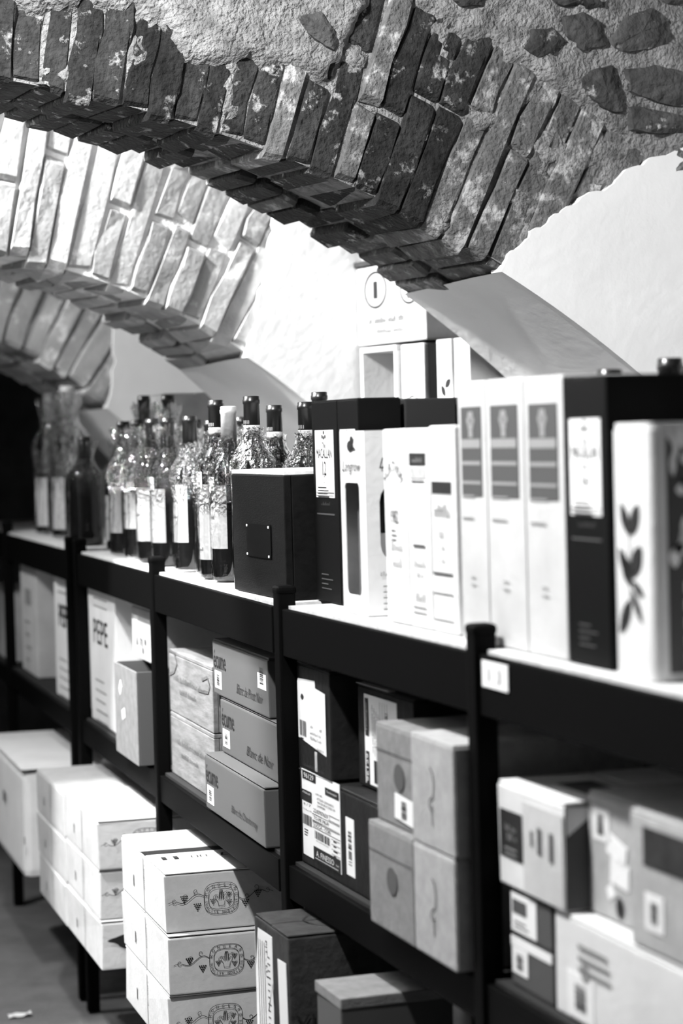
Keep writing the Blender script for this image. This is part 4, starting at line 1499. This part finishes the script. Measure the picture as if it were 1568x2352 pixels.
def emblem():
    ik = Ink()

    def sq(a, rx, ry, p=3.2):
        c, s = math.cos(a), math.sin(a)
        return (rx * math.copysign(abs(c) ** (2 / p), c), ry * math.copysign(abs(s) ** (2 / p), s))
    for rx, ry in ((.037, .033), (.0275, .0235)):
        ik.stroke([sq(2 * PI * i / 48, rx, ry) for i in range(48)], .0011, True)
    path = [sq(PI * 1.0 - PI * 2 * i / 400, .0325, .0285) for i in range(401)]        # clockwise from the left
    acc = [0.0]
    for p, q in zip(path, path[1:]):
        acc.append(acc[-1] + math.hypot(q[0] - p[0], q[1] - p[1]))

    def along(f):
        target = f % 1.0 * acc[-1]
        k = next(i for i in range(1, 401) if acc[i] >= target - 1e-12)
        return path[k - 1], path[k]
    for word, f0, f1, flip in (('MONGEARD', .015, .505, False), ('QUALITE NOBLESSE', .985, .515, True)):
        for i, ch in enumerate(word):
            if ch == ' ':
                continue
            p, q = along(f0 + (f1 - f0) * (i + .5) / len(word))
            ang = math.atan2(q[1] - p[1], q[0] - p[0]) + (PI if flip else 0)
            ik.text(ch, p[0], p[1], .0060 if not flip else .0052, None, rot=ang)
    # hand holding a bunch
    ik.stroke([(-.006, -.016), (-.007, -.008), (-.012, .0), (-.013, .006), (-.010, .006), (-.006, .0)], .0009)
    ik.stroke([(.006, -.016), (.007, -.008), (.012, .0), (.012, .006), (.009, .006), (.004, .0)], .0009)
    for q in range(3):
        ik.stroke([(-.004 + .004 * q, -.002), (-.0035 + .0035 * q, .012), (-.002 + .002 * q, .018)], .0016)
    ik.stroke([(-.006, -.016), (.006, -.016)], .0009)
    ik.stroke([(.004, .010), (.012, .014), (.017, .012), (.017, .006)], .0008)
    ik.stroke([(-.004, .006), (-.012, .008), (-.017, .004), (-.017, -.002)], .0008)

    def grapes(x, y, r=.0019):
        for row, cnt in enumerate((4, 3, 2, 1)):
            for i in range(cnt):
                ik.disc(x + (i - (cnt - 1) / 2) * r * 2.3, y - row * r * 2.0, r * .92, r * .92, 8)
    for x, y in ((-.018, -.002), (.017, .010), (.017, -.006)):
        grapes(x, y, .0014)
    for sgn in (-1, 1):
        wave = [(sgn * (.037 + .058 * q / 24), .003 + .0095 * math.sin(q / 24 * PI * 1.7 + .35) * (1 if sgn < 0 else -1) * (1 - .2 * q / 24)) for q in range(25)]
        ik.stroke(wave, .0013)
        ex, ey = wave[-1]
        for (bx, by), rr_, up in ((wave[6], .0058, 1), (wave[15], .0075, -1)):
            cx, cy = bx + sgn * .003, by + (rr_ * 1.1 if up > 0 else rr_ * 1.3)
            ik.stroke([(cx + sgn * rr_ * (1 - i / 20) * math.cos(-PI / 2 + i * .36), cy + rr_ * (1 - i / 20) * math.sin(-PI / 2 + i * .36)) for i in range(16)], .0010)
        ik.stroke([(ex, ey)] + [(ex + sgn * (.006 + .0045 * math.cos(PI + i * .5)), ey + .001 + .0045 * math.sin(PI + i * .5)) for i in range(12)] + [(ex + sgn * .019, ey - .002)], .0009)
        grapes(sgn * .052, -.009, .0019); grapes(sgn * .080, .008 if sgn > 0 else .009, .0019)
    return ik


EMBLEM = emblem().mesh('printed_emblem')
GM = 'white cartons with an oval crest, stacked on the lower shelf'


def crest_carton(label, s_far, s_near, d, z, h, u_off=0.0, open_top=False, depth=.34, crest=True):
    o, t = carton('crested_carton', label, 'far', s_far, s_near, d, depth, z, h, 'crest', 'box', GM, flaps=True, slit='y', top_gap=.05 if open_top else .004, jit=.003)
    if open_top:
        part_box('inside', o, 'gap', -.0255, .0255, .004, depth - .004, h - .0045, h - .0022)  # dark sheet under the flaps, shade painted as colour
    # centre seam of the aisle face, printed marks
    ik = Ink(); ik.rect(0, 0, .003, h * .9); ik.scribble(.008, h * .12, .007, .05, rot=PI / 2)
    prt(o, t, 'front', t['w'] * .54, h * .5, ik, 'mid_carton')
    ik = Ink(); ik.rect(0, 0, .008, h * .20); prt(o, t, 'front', t['w'] * .30, h * .38, ik, 'ink_soft')
    if crest:
        e_ = prt(o, t, 'end', .108 + u_off, h * .52, EMBLEM, 'ink', 'printed_emblem')
        e_.scale = (.90, .90, 1)
        e_['kind'] = 'stuff'
        ik = Ink(); ik.text('MONGEARD', 0, 0, .026, .12); prt(o, t, 'end', .292 + u_off, h * .60, ik, 'ink')
    return o, t


for k in range(3):
    lb = ['white carton with oval crest, bottom of the nearest stack of three', 'white carton with oval crest, middle of the nearest stack of three', 'white carton with oval crest, top of the nearest stack, flaps ajar'][k]
    o, t = crest_carton(lb, .852 + .004 * (k % 2), .402 + (-.006 if k == 1 else .004 * k), -.142, ZL + .1155 * k, .114, .004 if k == 1 else 0, k == 2)
    if k == 2:
        ik = Ink()
        for q, wrd in enumerate(('- -', 'OO', 'D', 'n e', 'IW')):
            ik.text(wrd, 0, -.12 + .058 * q, .026, .034, rot=PI / 2, shear=.2)
        prt(o, t, 'top', .30, .16, ik, 'ink', rot=0)
for k in range(3):
    lb = ['crushed white carton at the bottom of the second crest stack', 'white crest carton, middle of the second stack', 'white crest carton on top of the second stack'][k]
    o, t = crest_carton(lb, 1.560, 1.106 + .006 * (k == 1), -.148, ZL + .111 * k, .1095, 0, False, crest=k > 0)
    if k == 0:
        bm = bmesh.new()
        bm.faces.new([bm.verts.new((.045 * math.cos(a) * (1 + .25 * math.sin(3 * a)), .020 * math.sin(a) + .006 * math.sin(2 * a), 0)) for a in [2 * PI * i / 20 for i in range(20)]])
        prt(o, t, 'end', .065, .062, to_mesh('torn_hole', bm), 'gap', 'torn_hole', .0012)
for k in range(3):
    lb = ['white carton at the bottom of the third stack, far left', 'white carton in the middle of the third stack, far left', 'white carton on top of the third stack, far left'][k]
    crest_carton(lb, 2.008, 1.568, -.150, ZL + .108 * k, .1065, crest=False)
o, t = carton('carton', 'big crumpled white carton at the left edge on the lower shelf', 'far', 2.95, 2.19, -.165, .42, ZL, .295, 'white_carton', 'box', flaps=True, bevel=.02, jit=.012)
ik = Ink(); ik.rect(-.2, .0, .035, .03); ik.rect(.2, -.06, .02, .02); prt(o, t, 'front', .6, .17, ik, 'ink_soft')

# dark cartons at the bottom centre
o, t = carton('carton', 'dark carton with a torn shipping label, at the bottom beside the crest cartons', 'near', -.105, -.288, -.10, .46, ZL, .373, 'mid_carton', 'box', flaps=True, slit='y')
sticker(o, t, 'front', .050, .255, .098, .195, 'paper', 'shipping_label')
sticker(o, t, 'front', .155, .225, .045, .20, 'paper', 'shipping_label', rot=.04)
ik = Ink()
ik.text('PIT - LU', .015, .055, .010, .06, rot=-PI / 2); ik.text('BAR', .01, -.075, .012, .03, rot=-PI / 2)
for q in range(4):
    ik.rect(-.032 + .012 * q, 0, .002, .16)
ik.lines(.03, .06, .02, 12, .011, .002, 3)
ik.stroke([(.02, -.03), (.045, .02), (.06, -.05), (.08, -.01)], .003)
prt(o, t, 'front', .052, .255, ik)
ik = Ink(); ik.stroke([(.062 * math.cos(2 * PI * i / 28), .085 * math.sin(2 * PI * i / 28)) for i in range(28)], .003, True)
ik.scribble(0, .02, .03, .10, rot=PI / 2 * 0 + .0); ik.scribble(0, -.03, .03, .06)
prt(o, t, 'top', .10, .14, ik, 'ink')
ik = Ink(); ik.text('VIIIY', 0, 0, .018, .08); prt(o, t, 'end', .05, .235, ik, 'ink')
sticker(o, t, 'front', .09, .10, .17, .10, 'tape', 'tape', off=.0005)
o, t = carton('wine_box', 'brown lidded box with a small barcode tag, at the bottom edge', 'near', -.430, -.552, -.10, .44, ZL, .330, 'kraft', 'box', flaps=False)
part_box('lid', o, 'kraft_mid', -.0625, .0625, -.0015, .4415, .318, .335, .002)
small_barcode(o, t, 'front', .085, .215, .060, .075, 61)
bottle('bottle with a pale capsule standing behind the post at the bottom', -.645, .055, .374, .036, 'capsule_pale', None, wrap=False, seed=70, run='near', z=ZL, group='bottle on the lower shelf')

# scrap of paper on the floor
bm = bmesh.new()
rnd = random.Random(2)
gridv = [[bm.verts.new((.012 * i - .03, .012 * j - .02, .003 + .012 * abs(fbm(i * .7, j * .7, 2)))) for j in range(4)] for i in range(6)]
for i in range(5):
    for j in range(3):
        bm.faces.new((gridv[i][j], gridv[i + 1][j], gridv[i + 1][j + 1], gridv[i][j + 1]))
sc = link('paper_scrap', to_mesh('paper_scrap', bm), 'paper', None, (-.878, 5.656, .001), (0, 0, .3))
tag(sc, 'crumpled scrap of white paper on the floor at the bottom left', 'paper')

# ================================================================== REAR WALL RACK between the first and second arch
wr = thing('wall_shelf', 'white wall shelf behind the rack, between the two brick arches', 'shelf', room(.33, .70, 0), ROOM_ANGLE - PI / 2)
part_box('shelf_board', wr, 'board', -.26, .26, 0, .40, 1.37, 1.39, .002)
for x in (-.23, .23):
    for y in (.03, .37):
        part_box('leg', wr, 'board', x - .02, x + .02, y - .02, y + .02, .002, 1.3695, .002)
ZR = 1.391
w, dp, h, th = .185, .26, .315, .012
o = thing('open_crate', 'open white crate showing its wooden inside, on the wall shelf', 'crate', room(.315, .857, ZR), ROOM_ANGLE - PI / 2)
part_box('top_board', o, 'white_carton', -w / 2, w / 2, 0, dp, h - th, h, .002)
part_box('bottom_board', o, 'white_carton', -w / 2, w / 2, 0, dp, 0, th, .002)
part_box('side_board', o, 'white_carton', -w / 2, -w / 2 + th, 0, dp, th, h - th, .002)
part_box('side_board', o, 'white_carton', w / 2 - th, w / 2, 0, dp, th, h - th, .002)
part_box('back_board', o, 'wood', -w / 2 + th, w / 2 - th, .10, .11, th, h - th, .002)
GR = 'gift boxes on the wall shelf'
o, t = carton('gift_box', 'white gift box with a round emblem, on the wall shelf', '', .760, .650, .325, .2, ZR, .315, 'white_carton', 'box', GR, flaps=False, frame='room')
ik = Ink(); ik.stroke([(.035 * math.cos(2 * PI * i / 24), .035 * math.sin(2 * PI * i / 24)) for i in range(24)], .003, True); ik.text('ERI', 0, 0, .014, .034)
prt(o, t, 'front', .055, .16, ik, 'ink_soft')
o, t = carton('gift_box', 'narrow black gift box between pale ones on the wall shelf', '', .646, .592, .335, .2, ZR, .312, 'black_carton', 'box', GR, flaps=False, frame='room')
o, t = carton('gift_box', 'pale gift box beside the narrow black one on the wall shelf', '', .588, .520, .325, .2, ZR, .318, 'cream_carton', 'box', GR, flaps=False, frame='room')
ik = Ink(); leaf(ik, 0, 0, .6, .03, .008); leaf(ik, 0, -.02, 2.2, .03, .008); prt(o, t, 'front', .04, .21, ik, 'ink')
o, t = carton('gift_box', 'pale gift box half hidden by the plaster arch foot', '', .516, .446, .33, .2, ZR, .318, 'cream_carton', 'box', GR, flaps=False, frame='room')
o, t = carton('printed_carton', 'large white carton with faint round emblems, on top of the gift boxes', '', .965, .62, .318, .24, ZR + .3205, .185, 'grey_carton', 'box', flaps=False, frame='room')
ik = Ink()
for cx, cy, q in ((-.07, .03, .055), (.10, .02, .042)):
    ik.stroke([(cx + q * math.cos(2 * PI * i / 30), cy + q * .75 * math.sin(2 * PI * i / 30)) for i in range(30)], .005, True)
    ik.rect(cx, cy, .02, .04)
ik.scribble(-.03, -.040, .018, .20); ik.scribble(.0, -.066, .014, .14)
prt(o, t, 'front', .17, .098, ik, 'ink')
part_box('lid', o, 'mid_carton', -.178, .178, -.005, .245, .187, .200, .003)
